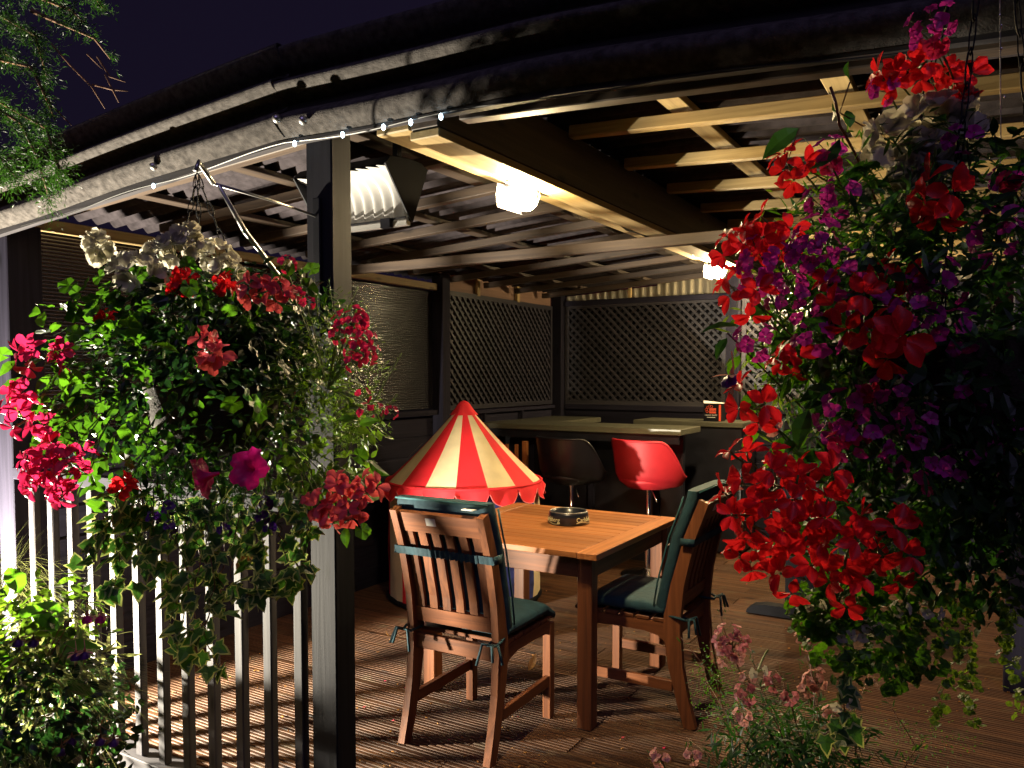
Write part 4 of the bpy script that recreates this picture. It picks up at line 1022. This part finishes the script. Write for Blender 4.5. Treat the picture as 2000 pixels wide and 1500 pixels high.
# lobelia
lo = plant('trailing_lobelia', 'feathery lobelia with violet specks under the left basket', 400, 990, LD, GRP, 'flowering plant')
foliage('foliage', lo, 'linear', blob(3600, 400, 965, 190, 95, .22, LD, .1, size=(.010, .022), up=.1, droop=.6), [M['lbd']])
for (px, py) in ((330, 993), (332, 1030), (440, 1035), (512, 1010), (527, 1032), (520, 985), (300, 1010)):
    head(lo, lp(px, py, -.22), (CAMV - lp(px, py)).normalized(), 'purple', 4, .012, lp(px, py - 60, -.1), scale=1.1)
# variegated ivy
iv = plant('variegated_ivy', 'cream edged ivy trailing from the left basket over the fence', 380, 1150, LD, GRP, 'ivy')
IV = [leaf_mesh('ivy', [M['ivy'], M['ivyr']], s, 'leaf', bd) for s, bd in ((.036, .2), (.044, .35), (.052, .15), (.030, .5))]
strands = [((230, 960), (190, 1080), (165, 1130)), ((260, 980), (235, 1100), (215, 1150)), ((300, 980), (300, 1090), (285, 1140)), ((330, 980), (330, 1120), (345, 1180)), ((360, 1000), (370, 1130), (350, 1250), (380, 1290)),
           ((390, 980), (420, 1120), (400, 1260), (430, 1310)), ((430, 980), (440, 1110), (420, 1190), (385, 1230)), ((460, 990), (500, 1110), (540, 1150)), ((500, 980), (520, 1080), (500, 1160), (480, 1165)), ((540, 960), (575, 1050), (580, 1110), (575, 1150)),
           ((280, 960), (270, 1050), (330, 1140)), ((350, 980), (390, 1080), (440, 1150)), ((420, 960), (400, 1060), (370, 1180)), ((590, 930), (610, 1010), (590, 1060)), ((250, 940), (210, 1010), (200, 1080)), ((480, 960), (460, 1050), (450, 1130)), ((310, 960), (350, 1060), (380, 1200), (410, 1240)), ((560, 960), (540, 1020), (560, 1090), (600, 1110)),
           ((600, 900), (640, 980), (690, 1030)), ((520, 940), (490, 1010), (515, 1075))]
b = MB(); leaves = []
for s_ in strands:
    pts = [lp(x, y, -.06 - .12 * nrs.rand() + .0) for x, y in s_]; dense = []
    for a, c in zip(pts[:-1], pts[1:]):
        for k in range(5): dense.append(a.lerp(c, k / 5) + Vector(rv() * .004))
    dense.append(pts[-1]); b.tube(dense, .0013, 4)
    for k, p in enumerate(dense):
        for rep in range(1 if k < 6 else 1):
            leaves.append((p, k))
            if nrs.rand() < .55: leaves.append((p + Vector(rv() * .010), k))
part('stems', b, M['rstem'], iv, smooth=True)
for p, k in leaves[:298]:
    tocam = (CAMV - p).normalized(); side = Vector(rv()); nr = (tocam * .7 + Vector((0, 0, .5)) + Vector((-.3, 0, 0)) + Vector(rv()) * .35).normalized()
    tip = Vector((nrs.normal() * .8, nrs.normal() * .4, -.7)); fm = frame(np.array(nr), np.array(tip)); Mx = Matrix(fm.tolist()).to_4x4()
    q = p + Vector(rv() * .012)
    inst('leaf', rnd.choice(IV), iv, Matrix.Translation(q - WP[iv.name]) @ Mx)
o = bpy.data.objects.new('leaf', leaf_mesh('ovate', [M['pdead']], .06, 'leaf', .6)); link(o, iv); o.location = lp(462, 1118, -.12) - WP[iv.name]; o.rotation_euler = (1.2, .4, .3); o['label'] = 'withered orange leaf'

# ---- hanging basket on the right, close to the camera
RD = 1.32
def rp_(px, py, dd=0.0): return at(px, py, RD + dd)
RC = rp_(1850, 690)
rb = thing('hanging_basket', RC, 'second flower basket hung close by on the right in shadow', 'basket', 'hanging flower baskets')
basket(rb, RC, rp_(1950, -400), .16)
b = MB(); b.tube([rp_(1952, -300), rp_(1953, 20), rp_(1955, 300), rp_(1945, 420)], .0010, 5); part('wire', b, M['steel'], rb)
for k, (px, py) in enumerate(((1953, 30), (1956, 50), (1956, 95), (1962, 190))):
    b = MB(); b.lathe([(.0002, -.003), (.0016, 0), (.0002, .003)], tuple(rp_(px, py, -.002)), 6); part('water_drop', b, M['chrome'], rb, smooth=True)
GR = 'plants growing in the right basket'
g1 = plant('bedding_foliage', 'mass of dark leaves filling the right basket', 1780, 720, RD, GR)
foliage('foliage', g1, 'ovate', blob(2300, 1830, 690, 300, 480, .26, RD, .3, size=(.020, .042)), [M['leafd']])
foliage('foliage', g1, 'linear', blob(2600, 1800, 660, 300, 430, .26, RD, .3, size=(.020, .050), up=.2), [M['leafd']])
foliage('foliage', g1, 'linear', blob(1100, 1690, 560, 190, 330, .2, RD, .3, size=(.016, .04), up=.2), [M['leaf']])
foliage('foliage', g1, 'tiny', blob(1600, 1800, 950, 200, 260, .22, RD, .3, size=(.006, .013)), [M['leaf']])
# large busy lizzie style leaves
foliage('foliage', g1, 'ovate', blob(1500, 1935, 900, 140, 330, .2, RD, .1, size=(.018, .036)), [M['leafd']])
foliage('foliage', g1, 'linear', blob(700, 1600, 640, 170, 330, .16, RD + .06, .1, size=(.018, .04), up=.1), [M['leafl']])  # brighter leaves added for lamplight caught along the left edge
foliage('foliage', g1, 'ovate', blob(160, 1580, 690, 130, 260, .14, RD, .1, size=(.024, .046)), [M['leaf']])
g2 = plant('fuchsia', 'fuchsia with long arching leaves and a purple skirted flower in the right basket', 1520, 700, RD, GR, 'flowering plant')
BL = [leaf_mesh('ovate', [M['leafd']], s, 'leaf', .35) for s in (.036, .050, .062)]
BLD = [leaf_mesh('ovate', [M['leafd']], s, 'leaf', .25) for s in (.045, .062)]
for (px, py, ang, k) in ((1450, 640, 200, 1), (1420, 660, 240, 0), (1500, 600, 190, 2), (1540, 640, 250, 1), (1560, 720, 235, 2), (1600, 690, 260, 1), (1550, 860, 250, 2), (1580, 800, 240, 2), (1620, 760, 210, 1), (1520, 880, 200, 0), (1640, 640, 170, 1), (1660, 250, 90, 0), (1625, 215, 30, 0), (1660, 155, 60, 0), (1640, 270, 250, 1), (1690, 320, 200, 2), (1740, 360, 180, 2), (1790, 410, 190, 2), (1700, 400, 150, 1), (1560, 250, 200, 0), (1830, 470, 200, 2), (1880, 430, 170, 1), (1750, 470, 220, 1), (1850, 780, 250, 1), (1800, 700, 230, 2), (1760, 820, 280, 1), (1690, 820, 250, 1), (1940, 300, 60, 1), (1920, 520, 300, 2), (1720, 520, 160, 1), (1600, 560, 200, 1), (1580, 480, 160, 0), (1660, 880, 290, 1), (1520, 700, 150, 0), (1480, 560, 130, 0)):
    p = rp_(px, py, -.10 + nrs.uniform(-.08, .08)); a = R(ang); tip = _RT * math.cos(a) + _UP * math.sin(a) + _FW * nrs.uniform(-.4, .2)
    nr = (CAMV - p).normalized() * .5 + _UP * .6 + Vector(rv()) * .45
    inst('leaf', rnd.choice(BL if px < 1700 else BLD), g2, Matrix.Translation(p - WP[g2.name]) @ Matrix(frame(np.array(nr), np.array(tip)).tolist()).to_4x4())
def fuchsia(par, pos, s, purple, sepal):
    b = MB(); off = WP[par.name]
    b.tube([Vector((0, 0, 1.6)) * s, Vector((.1, 0, .9)) * s, Vector((0, 0, .5)) * s], [.03 * s, .05 * s, .14 * s], 6, 1)
    for k in range(4): petal(b, .9 * s, .34 * s, k * math.pi / 2 + .3, -.05, .10, lift=.45 * s, nu=5, mi=1, r0=.10 * s)
    P = []
    for i in range(18):
        a = 2 * math.pi * i / 18; P.append([(r * s * math.cos(a) * (1 + .12 * math.cos(4 * a)), r * s * math.sin(a) * (1 + .12 * math.cos(4 * a)), z * s) for r, z in ((.12, .45), (.34, .30), (.46, .05), (.40, -.18))])
    b.grid(P, 0, closed=True)
    for k in range(5): a = k * 1.25; b.tube([(.05 * s * math.cos(a), .05 * s * math.sin(a), .2 * s), (.12 * s * math.cos(a), .12 * s * math.sin(a), -.5 * s - .08 * s * k)], .018 * s, 4, 1)
    b.v = [tuple(Vector(p) + Vector(pos)) for p in b.v]
    return part('flower', b, [purple, sepal], par, smooth=True)
fuchsia(g2, rp_(1428, 750, -.06), .032, M['ppurp'], M['ppale'])
b = MB()
b.tube([rp_(1622, 170, -.05), rp_(1632, 200, -.05), rp_(1640, 245, -.05), rp_(1670, 300), rp_(1750, 480, .05)], .0025, 6)
part('stem', b, M['rstem'], g2, smooth=True)
for (x, y) in ((1420, 650), (1480, 590), (1560, 250), (1660, 160)):
    b = MB(); b.tube([rp_(x, y, -.08), rp_(x + (60 if x < 1550 else -20), y + 60, -.06), rp_(x + 170, y + 170, .02)], .0013, 5); part('stem', b, M['rstem'], g2, smooth=True)
g3 = plant('red_geranium', 'bright red geranium clusters on the left face of the right basket', 1530, 960, RD, GR, 'flowering plant')
foliage('foliage', g3, 'round', blob(120, 1700, 1040, 170, 130, .16, RD, .3, size=(.024, .042)), [M['leaf']])
for (px, py, n, rad, dd, s) in ((1485, 935, 13, .044, -.16, 1.0), (1530, 985, 14, .046, -.18, 1.0), (1455, 1000, 9, .034, -.14, 1.0), (1500, 1045, 8, .03, -.14, 1.0), (1600, 935, 6, .026, -.16, 1.15), (1590, 1010, 8, .034, -.2, 1.0), (1460, 1085, 6, .020, -.1, 1.0), (1560, 1120, 8, .03, -.16, 1.05), (1650, 1060, 10, .04, -.2, 1.05), (1720, 1040, 9, .036, -.2, 1.05), (1650, 1130, 8, .034, -.18, 1.05), (1745, 1100, 5, .03, -.16, 1.0),
                              (1470, 790, 6, .028, -.12, 1.05), (1455, 575, 6, .030, -.10, 1.0), (1520, 450, 6, .030, -.08, 1.1), (1440, 490, 5, .024, -.06, 1.1), (1470, 470, 4, .022, -.06, 1.1), (1552, 325, 4, .022, -.06, 1.1), (1655, 590, 8, .034, -.16, 1.1), (1735, 665, 7, .026, -.24, 1.45), (1742, 540, 4, .022, -.12, 1.1), (1545, 705, 5, .02, -.1, 1.0), (1835, 380, 5, .026, -.22, 1.3), (1795, 130, 4, .020, -.02, 1.2), (1740, 150, 4, .018, -.02, 1.1), (1880, 155, 4, .018, -.02, 1.1)):
    ax = (CAMV - rp_(px, py, dd)).normalized() * .9 + Vector((-.35, 0, .25))
    head(g3, rp_(px, py, dd), ax, 'red', n, rad * 1.15, rp_(min(px + 90, 1860), py + (110 if py < 800 else -60), .02), scale=s * 1.30)
g4 = plant('violet_verbena', 'violet and magenta verbena sprays across the right basket', 1720, 700, RD, GR, 'flowering plant')
for (px, py, n, dd) in ((1490, 520, 11, -.1), (1590, 480, 10, -.12), (1645, 540, 9, -.14), (1545, 590, 7, -.12), (1480, 670, 6, -.1), (1600, 660, 8, -.14), (1780, 600, 10, -.18), (1830, 560, 8, -.18), (1650, 800, 9, -.14), (1635, 855, 5, -.12), (1690, 850, 7, -.16), (1775, 880, 9, -.16), (1945, 465, 10, -.16), (1965, 860, 8, -.12), (1860, 650, 8, -.18), (1800, 820, 6, -.18), (1745, 770, 6, -.18), (1880, 905, 6, -.14), (1820, 55, 8, -.02), (1810, 75, 5, -.02), (1728, 175, 4, -.02), (1622, 300, 6, -.06), (1650, 385, 6, -.08), (1600, 400, 5, -.08), (1570, 500, 6, -.12), (1480, 540, 6, -.08), (1700, 600, 6, -.16), (1740, 640, 5, -.16), (1965, 355, 4, -.1), (1880, 270, 4, -.1), (1900, 760, 6, -.15), (1820, 930, 5, -.15), (1550, 560, 6, -.1)):
    head(g4, rp_(px, py, dd), (CAMV - rp_(px, py, dd)).normalized() + Vector((-.3, 0, .3)), 'violet', n, .012 + .0026 * n, rp_(min(px + 60, 1900), py + 120, .04), scale=1.15)
for (px, py, n) in ((1695, 766, 4), (1970, 356, 4), (1620, 320, 3), (1680, 850, 3), (1640, 860, 3), (1830, 90, 4)):
    head(g4, rp_(px, py, -.16), (CAMV - rp_(px, py)).normalized(), 'rose', n, .010, rp_(px + 40, py + 90, .0), scale=1.35)
g5 = plant('white_begonia', 'cream white double begonia blooms high in the right basket', 1850, 270, RD, GR, 'flowering plant')
for (px, py, n, rad, dd) in ((1830, 255, 11, .040, .02), (1890, 235, 9, .032, .05), (1805, 330, 9, .032, .0), (1880, 290, 7, .03, .04), (1730, 268, 3, .012, -.04), (1790, 345, 5, .025, .0), (1850, 345, 6, .028, .02)):
    head(g5, rp_(px, py, dd - .05), (CAMV - rp_(px, py)).normalized() * .4 + Vector((-.6, .5, .4)), 'white', n, rad, rp_(1860, 480, .05), scale=1.5)
head(g5, rp_(1500, 825, -.08), (CAMV - rp_(1500, 825)).normalized(), 'pale', 7, .018, rp_(1560, 880), scale=1.0)
# trailing bacopa and ivy below
g6 = plant('white_bacopa', 'round leaved trailing bacopa with small white flowers below the right basket', 1680, 1250, RD, GR, 'flowering plant')
foliage('foliage', g6, 'round', blob(420, 1690, 1230, 130, 110, .14, RD, .2, size=(.012, .026)) + blob(120, 1600, 1190, 60, 40, .06, RD - .05, .2, size=(.014, .026)), [M['leaf']])
recs = []
for (px0, py0, px1, py1) in ((1830, 1180, 1840, 1420), (1860, 1150, 1870, 1350), (1900, 1150, 1890, 1380), (1950, 1130, 1960, 1300), (1800, 1200, 1790, 1340), (1980, 1150, 1985, 1400), (1880, 1200, 1905, 1430), (1780, 1180, 1740, 1300)):
    for k in range(40):
        t = k / 40; recs.append((np.array(rp_(px0 + (px1 - px0) * t + nrs.normal() * 8, py0 + (py1 - py0) * t, -.04)), rv() + np.array((0, -.6, .5)), rv() + np.array((0, 0, -.6)), nrs.uniform(.010, .017)))
foliage('foliage', g6, 'round', recs, [M['leafl']])
for (px, py, n) in ((1650, 1240, 4), (1700, 1225, 4), (1590, 1180, 3), (1760, 1190, 3), (1820, 1195, 3), (1690, 1240, 3), (1640, 1370, 2), (1480, 1310, 2)):
    head(g6, rp_(px, py, -.08), (CAMV - rp_(px, py)).normalized(), 'bacopa', n, .012, rp_(px + 20, py - 40, 0), scale=1.15)
g7 = plant('variegated_ivy', 'short cream edged ivy strand dangling below the right basket', 1640, 1390, RD, GR, 'ivy')
b = MB(); strand = [(1665, 1280), (1655, 1320), (1645, 1350), (1650, 1390), (1635, 1420), (1610, 1435)]; b.tube([rp_(x, y, -.06) for x, y in strand], .0012, 4); part('stems', b, M['rstem'], g7)
for i, (px, py) in enumerate(strand + [(1640, 1335), (1668, 1300), (1660, 1345), (1620, 1410), (1660, 1420), (1600, 1420), (1645, 1440), (1675, 1400), (1630, 1440)]):
    p = rp_(px, py, -.07); nr = (CAMV - p).normalized() + Vector(rv()) * .5; tip = Vector((nrs.normal(), nrs.normal() * .3, -.6))
    inst('leaf', IV[i % 4], g7, Matrix.Translation(p - WP[g7.name]) @ Matrix(frame(np.array(nr), np.array(tip)).tolist()).to_4x4() @ Matrix.Scale(.75, 4))

# ---- gaura at the lower right
GD = 1.7
ga = thing('gaura_plant', at(1560, 1500, GD), 'wiry gaura with small pink flowers growing at the lower right', 'flowering plant')
b = MB(); recs = []
stemsL = [((1560, 1560), (1480, 1400), (1420, 1250), (1405, 1190)), ((1580, 1560), (1520, 1420), (1480, 1330), (1465, 1265)), ((1600, 1560), (1560, 1430), (1530, 1330), (1515, 1310)), ((1480, 1560), (1430, 1460), (1400, 1330), (1330, 1245)), ((1620, 1560), (1590, 1420), (1590, 1330), (1575, 1290)), ((1540, 1580), (1440, 1430), (1380, 1330)), ((1650, 1580), (1620, 1450), (1600, 1380)), ((1500, 1580), (1390, 1480), (1340, 1440)), ((1700, 1580), (1660, 1420), (1700, 1310)), ((1720, 1580), (1790, 1460), (1690, 1300)), ((1300, 1560), (1290, 1500), (1275, 1470)), ((1560, 1560), (1600, 1420), (1570, 1210), (1560, 1190))]
for s_ in stemsL:
    pts = [at(x, y, GD + nrs.uniform(-.08, .08)) for x, y in s_]; b.tube(pts, [.0016] + [.0012] * (len(pts) - 2) + [.0008], 4)
    for a, c in zip(pts[:-1], pts[1:]):
        for k in range(16): recs.append((np.array(a.lerp(c, k / 16)) + rv() * .008, rv(), rv() * .6 + np.array((c - a).normalized()), nrs.uniform(.014, .04) * (1 if a is pts[0] else .5)))
part('stems', b, M['rstem'], ga, smooth=True)
foliage('foliage', ga, 'linear', recs + blob(1300, 1540, 1450, 170, 90, .2, GD, 0, size=(.02, .05)), [M['leafd']])
foliage('foliage', ga, 'tiny', blob(420, 1400, 1330, 60, 80, .06, GD, 0, size=(.004, .009)) + blob(300, 1800, 1440, 120, 60, .1, GD, 0, size=(.004, .009)), [M['leaf']])
for (px, py, n, kd) in ((1425, 1255, 16, 'gpink'), (1432, 1275, 12, 'pale'), (1455, 1355, 7, 'gpink'), (1540, 1360, 4, 'gpink'), (1590, 1330, 8, 'pale'), (1575, 1345, 4, 'pale'), (1625, 1395, 4, 'pale'), (1570, 1250, 4, 'pale'), (1508, 1330, 4, 'gpink'), (1460, 1325, 3, 'pale'), (1290, 1480, 4, 'pale'), (1350, 1475, 4, 'pale'), (1450, 1400, 5, 'pale')):
    head(ga, at(px, py, GD - .08), (CAMV - at(px, py, GD)).normalized() + Vector((-.2, 0, .4)), kd, n, .008 + .0016 * n, at(px + 10, py + 30, GD - .06), scale=1.1, stemmat='rstem')

# ---- planter at the lower left
PD = 2.36
po = thing('plant_pot', (-2.46, 1.17, -.04), 'dark glazed pot at the lower left in front of the fence', 'pot')
b = MB(); b.lathe([(.002, 0), (.155, 0), (.17, .02), (.215, .33), (.235, .36), (.235, .40), (.205, .40), (.19, .35), (.002, .345)], (-2.46, 1.17, -.04), 36); part('vessel', b, M['pot'], po, smooth=True)
fu = thing('fuchsia', (-2.46, 1.17, .31), 'lime leaved fuchsia lit from behind in the dark pot', 'flowering plant')
foliage('foliage', fu, 'ovate', blob(360, 60, 1230, 140, 110, .22, PD, .1, size=(.026, .06)), [M['lbl']])
foliage('foliage', fu, 'ovate', blob(1200, 75, 1370, 155, 130, .26, PD - .06, .3, size=(.02, .05)), [M['lbd']])
foliage('foliage', fu, 'linear', blob(900, 70, 1300, 150, 130, .24, PD, .1, size=(.03, .08)), [M['grass']])
BLL = [leaf_mesh('ovate', [M['leaf']], s, 'leaf', .25) for s in (.085, .11)]
for (px, py, ang) in ((70, 1180, 20), (60, 1200, -10), (100, 1290, 30), (110, 1270, 10), (30, 1210, 60), (130, 1330, -30), (20, 1300, 150), (90, 1240, 50), (40, 1160, 100)):
    p = at(px, py, PD - .12); a = R(ang); tip = _RT * math.cos(a) + _UP * math.sin(a); nr = (CAMV - p).normalized() + _UP * .5 + Vector(rv()) * .3
    inst('leaf', rnd.choice(BLL), fu, Matrix.Translation(p - WP[fu.name]) @ Matrix(frame(np.array(nr), np.array(tip)).tolist()).to_4x4())
b = MB()
for s_ in (((60, 1350), (160, 1170), (200, 1190), (195, 1215)), ((60, 1350), (120, 1220), (180, 1190), (170, 1215)), ((80, 1360), (130, 1260), (160, 1275)), ((80, 1400), (140, 1380), (195, 1430)), ((90, 1400), (150, 1390), (225, 1435)), ((60, 1420), (110, 1400), (120, 1450)), ((60, 1300), (20, 1240), (30, 1255))): b.tube([at(x, y, PD - .15) for x, y in s_], .0014, 4)
part('stems', b, M['rstem'], fu, smooth=True)
for (px, py, pm, sm) in ((196, 1212, M['pviol'], M['ppale']), (170, 1212, M['pviol'], M['ppale']), (165, 1282, M['ppurp'], M['ppale']), (148, 1285, M['ppurp'], M['ppale']), (196, 1450, M['ppurp'], M['rstem']), (222, 1452, M['ppurp'], M['rstem']), (120, 1470, M['ppurp'], M['rstem']), (140, 1450, M['ppurp'], M['rstem']), (35, 1258, M['ppurp'], M['rstem']), (65, 1258, M['ppurp'], M['rstem'])):
    fuchsia(fu, at(px, py, PD - .17), .030, pm, sm)
ls = thing('low_shrub', (-2.70, 1.60, -.04), 'low dark bushy plant at the foot of the fence behind the pot', 'shrub')
b = MB()
for k in range(9): b.tube([(-2.70, 1.60, -.04), (-2.70 + nrs.normal() * .08, 1.60 + nrs.normal() * .03, .2), (-2.70 + nrs.normal() * .14, 1.60 + nrs.normal() * .06, .38)], .004, 4)
part('stems', b, M['bark'], ls)
recs = [(np.array((-2.70 + np.clip(nrs.normal() * .11, -.22, .22), 1.60 + np.clip(nrs.normal() * .05, -.12, .10), nrs.uniform(-.02, .41))), rv() + np.array((0, 0, .4)), rv(), nrs.uniform(.03, .055)) for k in range(900)]
foliage('foliage', ls, 'ovate', recs, [M['lbd']])
gt = thing('grass_tuft', (-2.42, 1.24, .30), 'wispy pale ornamental grass arching out of the dark pot', 'grass')
b = MB()
def blade(p0, dirv, L, drop, wd):
    P = [[], []]; sd = dirv.cross(Vector((0, 0, 1))); sd = sd.normalized() if sd.length > 1e-3 else Vector((1, 0, 0))
    for k in range(8):
        t = k / 7; p = p0 + dirv * L * t + Vector((0, 0, -drop * t * t)); q = wd * (1 - t * .85); P[0].append(p - sd * q); P[1].append(p + sd * q)
    b.grid(P)
for k in range(170):
    a = nrs.uniform(0, 6.28); d = Vector((math.cos(a), math.sin(a) * .7, nrs.uniform(.6, 2.0))).normalized(); blade(Vector((-2.46, 1.22, .36)) + Vector((nrs.normal() * .04, nrs.normal() * .04, 0)), d, nrs.uniform(.25, .5), nrs.uniform(.1, .45), .0013)
for k in range(120):
    p0 = at(110 + nrs.normal() * 18, 1330 + nrs.normal() * 10, PD - .1); d = (_RT * nrs.uniform(.5, 1) + _UP * nrs.uniform(.0, .5) + _FW * nrs.uniform(-.4, .4)).normalized(); blade(p0, d, nrs.uniform(.15, .33), nrs.uniform(.04, .2), .0012)
for k in range(160):
    p0 = at(-20 + nrs.normal() * 20, 1180 + nrs.normal() * 20, PD + .2); d = (_RT * nrs.uniform(.1, .8) + _UP * nrs.uniform(.5, 1.0)).normalized(); blade(p0, d, nrs.uniform(.2, .4), nrs.uniform(.05, .3), .0019)
o = part('blades', b, M['grass'], gt, smooth=True); o['kind'] = 'stuff'

# ---- conifer branch at the upper left
CD = 2.1
co = thing('conifer_tree', at(-500, 300, CD + .3) * Vector((1, 1, 0)) if False else Vector((-3.6, .75, -.1)), 'conifer whose drooping green branches hang into the upper left corner', 'tree')
b = MB(); b.tube([(-3.6, .75, -.1), (-3.58, .77, 1.5), (-3.55, .78, 3.0), (-3.5, .8, 5.2)], [.13, .11, .09, .03], 10); part('trunk', b, M['bark'], co, smooth=True)
recs = []; b = MB()
def branch(path, dens, size, d0=CD):
    pts = [at(x, y, d0 + nrs.uniform(-.12, .12)) for x, y in path]; b.tube(pts, [.006] + [.0035] * (len(pts) - 2) + [.0012], 5)
    for a, c in zip(pts[:-1], pts[1:]):
        L = (c - a).length; n = int(L * dens * 1.9)
        for k in range(n):
            p = a.lerp(c, nrs.rand()); side = Vector(rv()); side = (side + (c - a).normalized() * .9 + Vector((0, 0, -.5))).normalized(); Ls = nrs.uniform(.5, 1) * size
            for j in range(13):
                q = p + side * Ls * j / 13 + Vector(rv() * .003); recs.append((np.array(q), rv(), np.array(side) + rv() * .5, nrs.uniform(.008, .017)))
branch([(-300, -60), (-80, -40), (60, -10), (140, 20), (165, 45)], 120, .07)
branch([(-250, 0), (0, 30), (70, 70), (90, 150)], 170, .08)
branch([(-250, 120), (-60, 180), (40, 240), (70, 300), (98, 395)], 260, .09)
branch([(-200, 150), (0, 200), (90, 250), (115, 330), (112, 350)], 200, .07)
branch([(-260, 200), (-80, 260), (0, 310), (35, 350)], 330, .09)
branch([(-260, 260), (-60, 310), (10, 330)], 300, .09)
branch([(-80, 100), (60, 130), (85, 180), (105, 230)], 130, .05)
branch([(60, 20), (150, 60), (185, 75), (215, 115)], 45, .05)
branch([(-300, -100), (0, -60), (120, -30), (190, 0), (200, 15)], 70, .05)
branch([(-200, 60), (-20, 90), (40, 120)], 160, .06)
for path in ([(100, 85), (140, 130), (180, 170), (205, 212)], [(180, 165), (220, 175), (250, 178)], [(190, 110), (215, 150), (245, 160)], [(95, 200), (140, 245)], [(170, 105), (200, 135)], [(205, 145), (232, 200)]):
    b.tube([at(x, y, CD - .05) for x, y in path], [.0025] * (len(path) - 1) + [.0012], 5)
part('branches', b, M['bark'], co, smooth=True)
foliage('crown', co, 'linear', recs, [M['conif']])
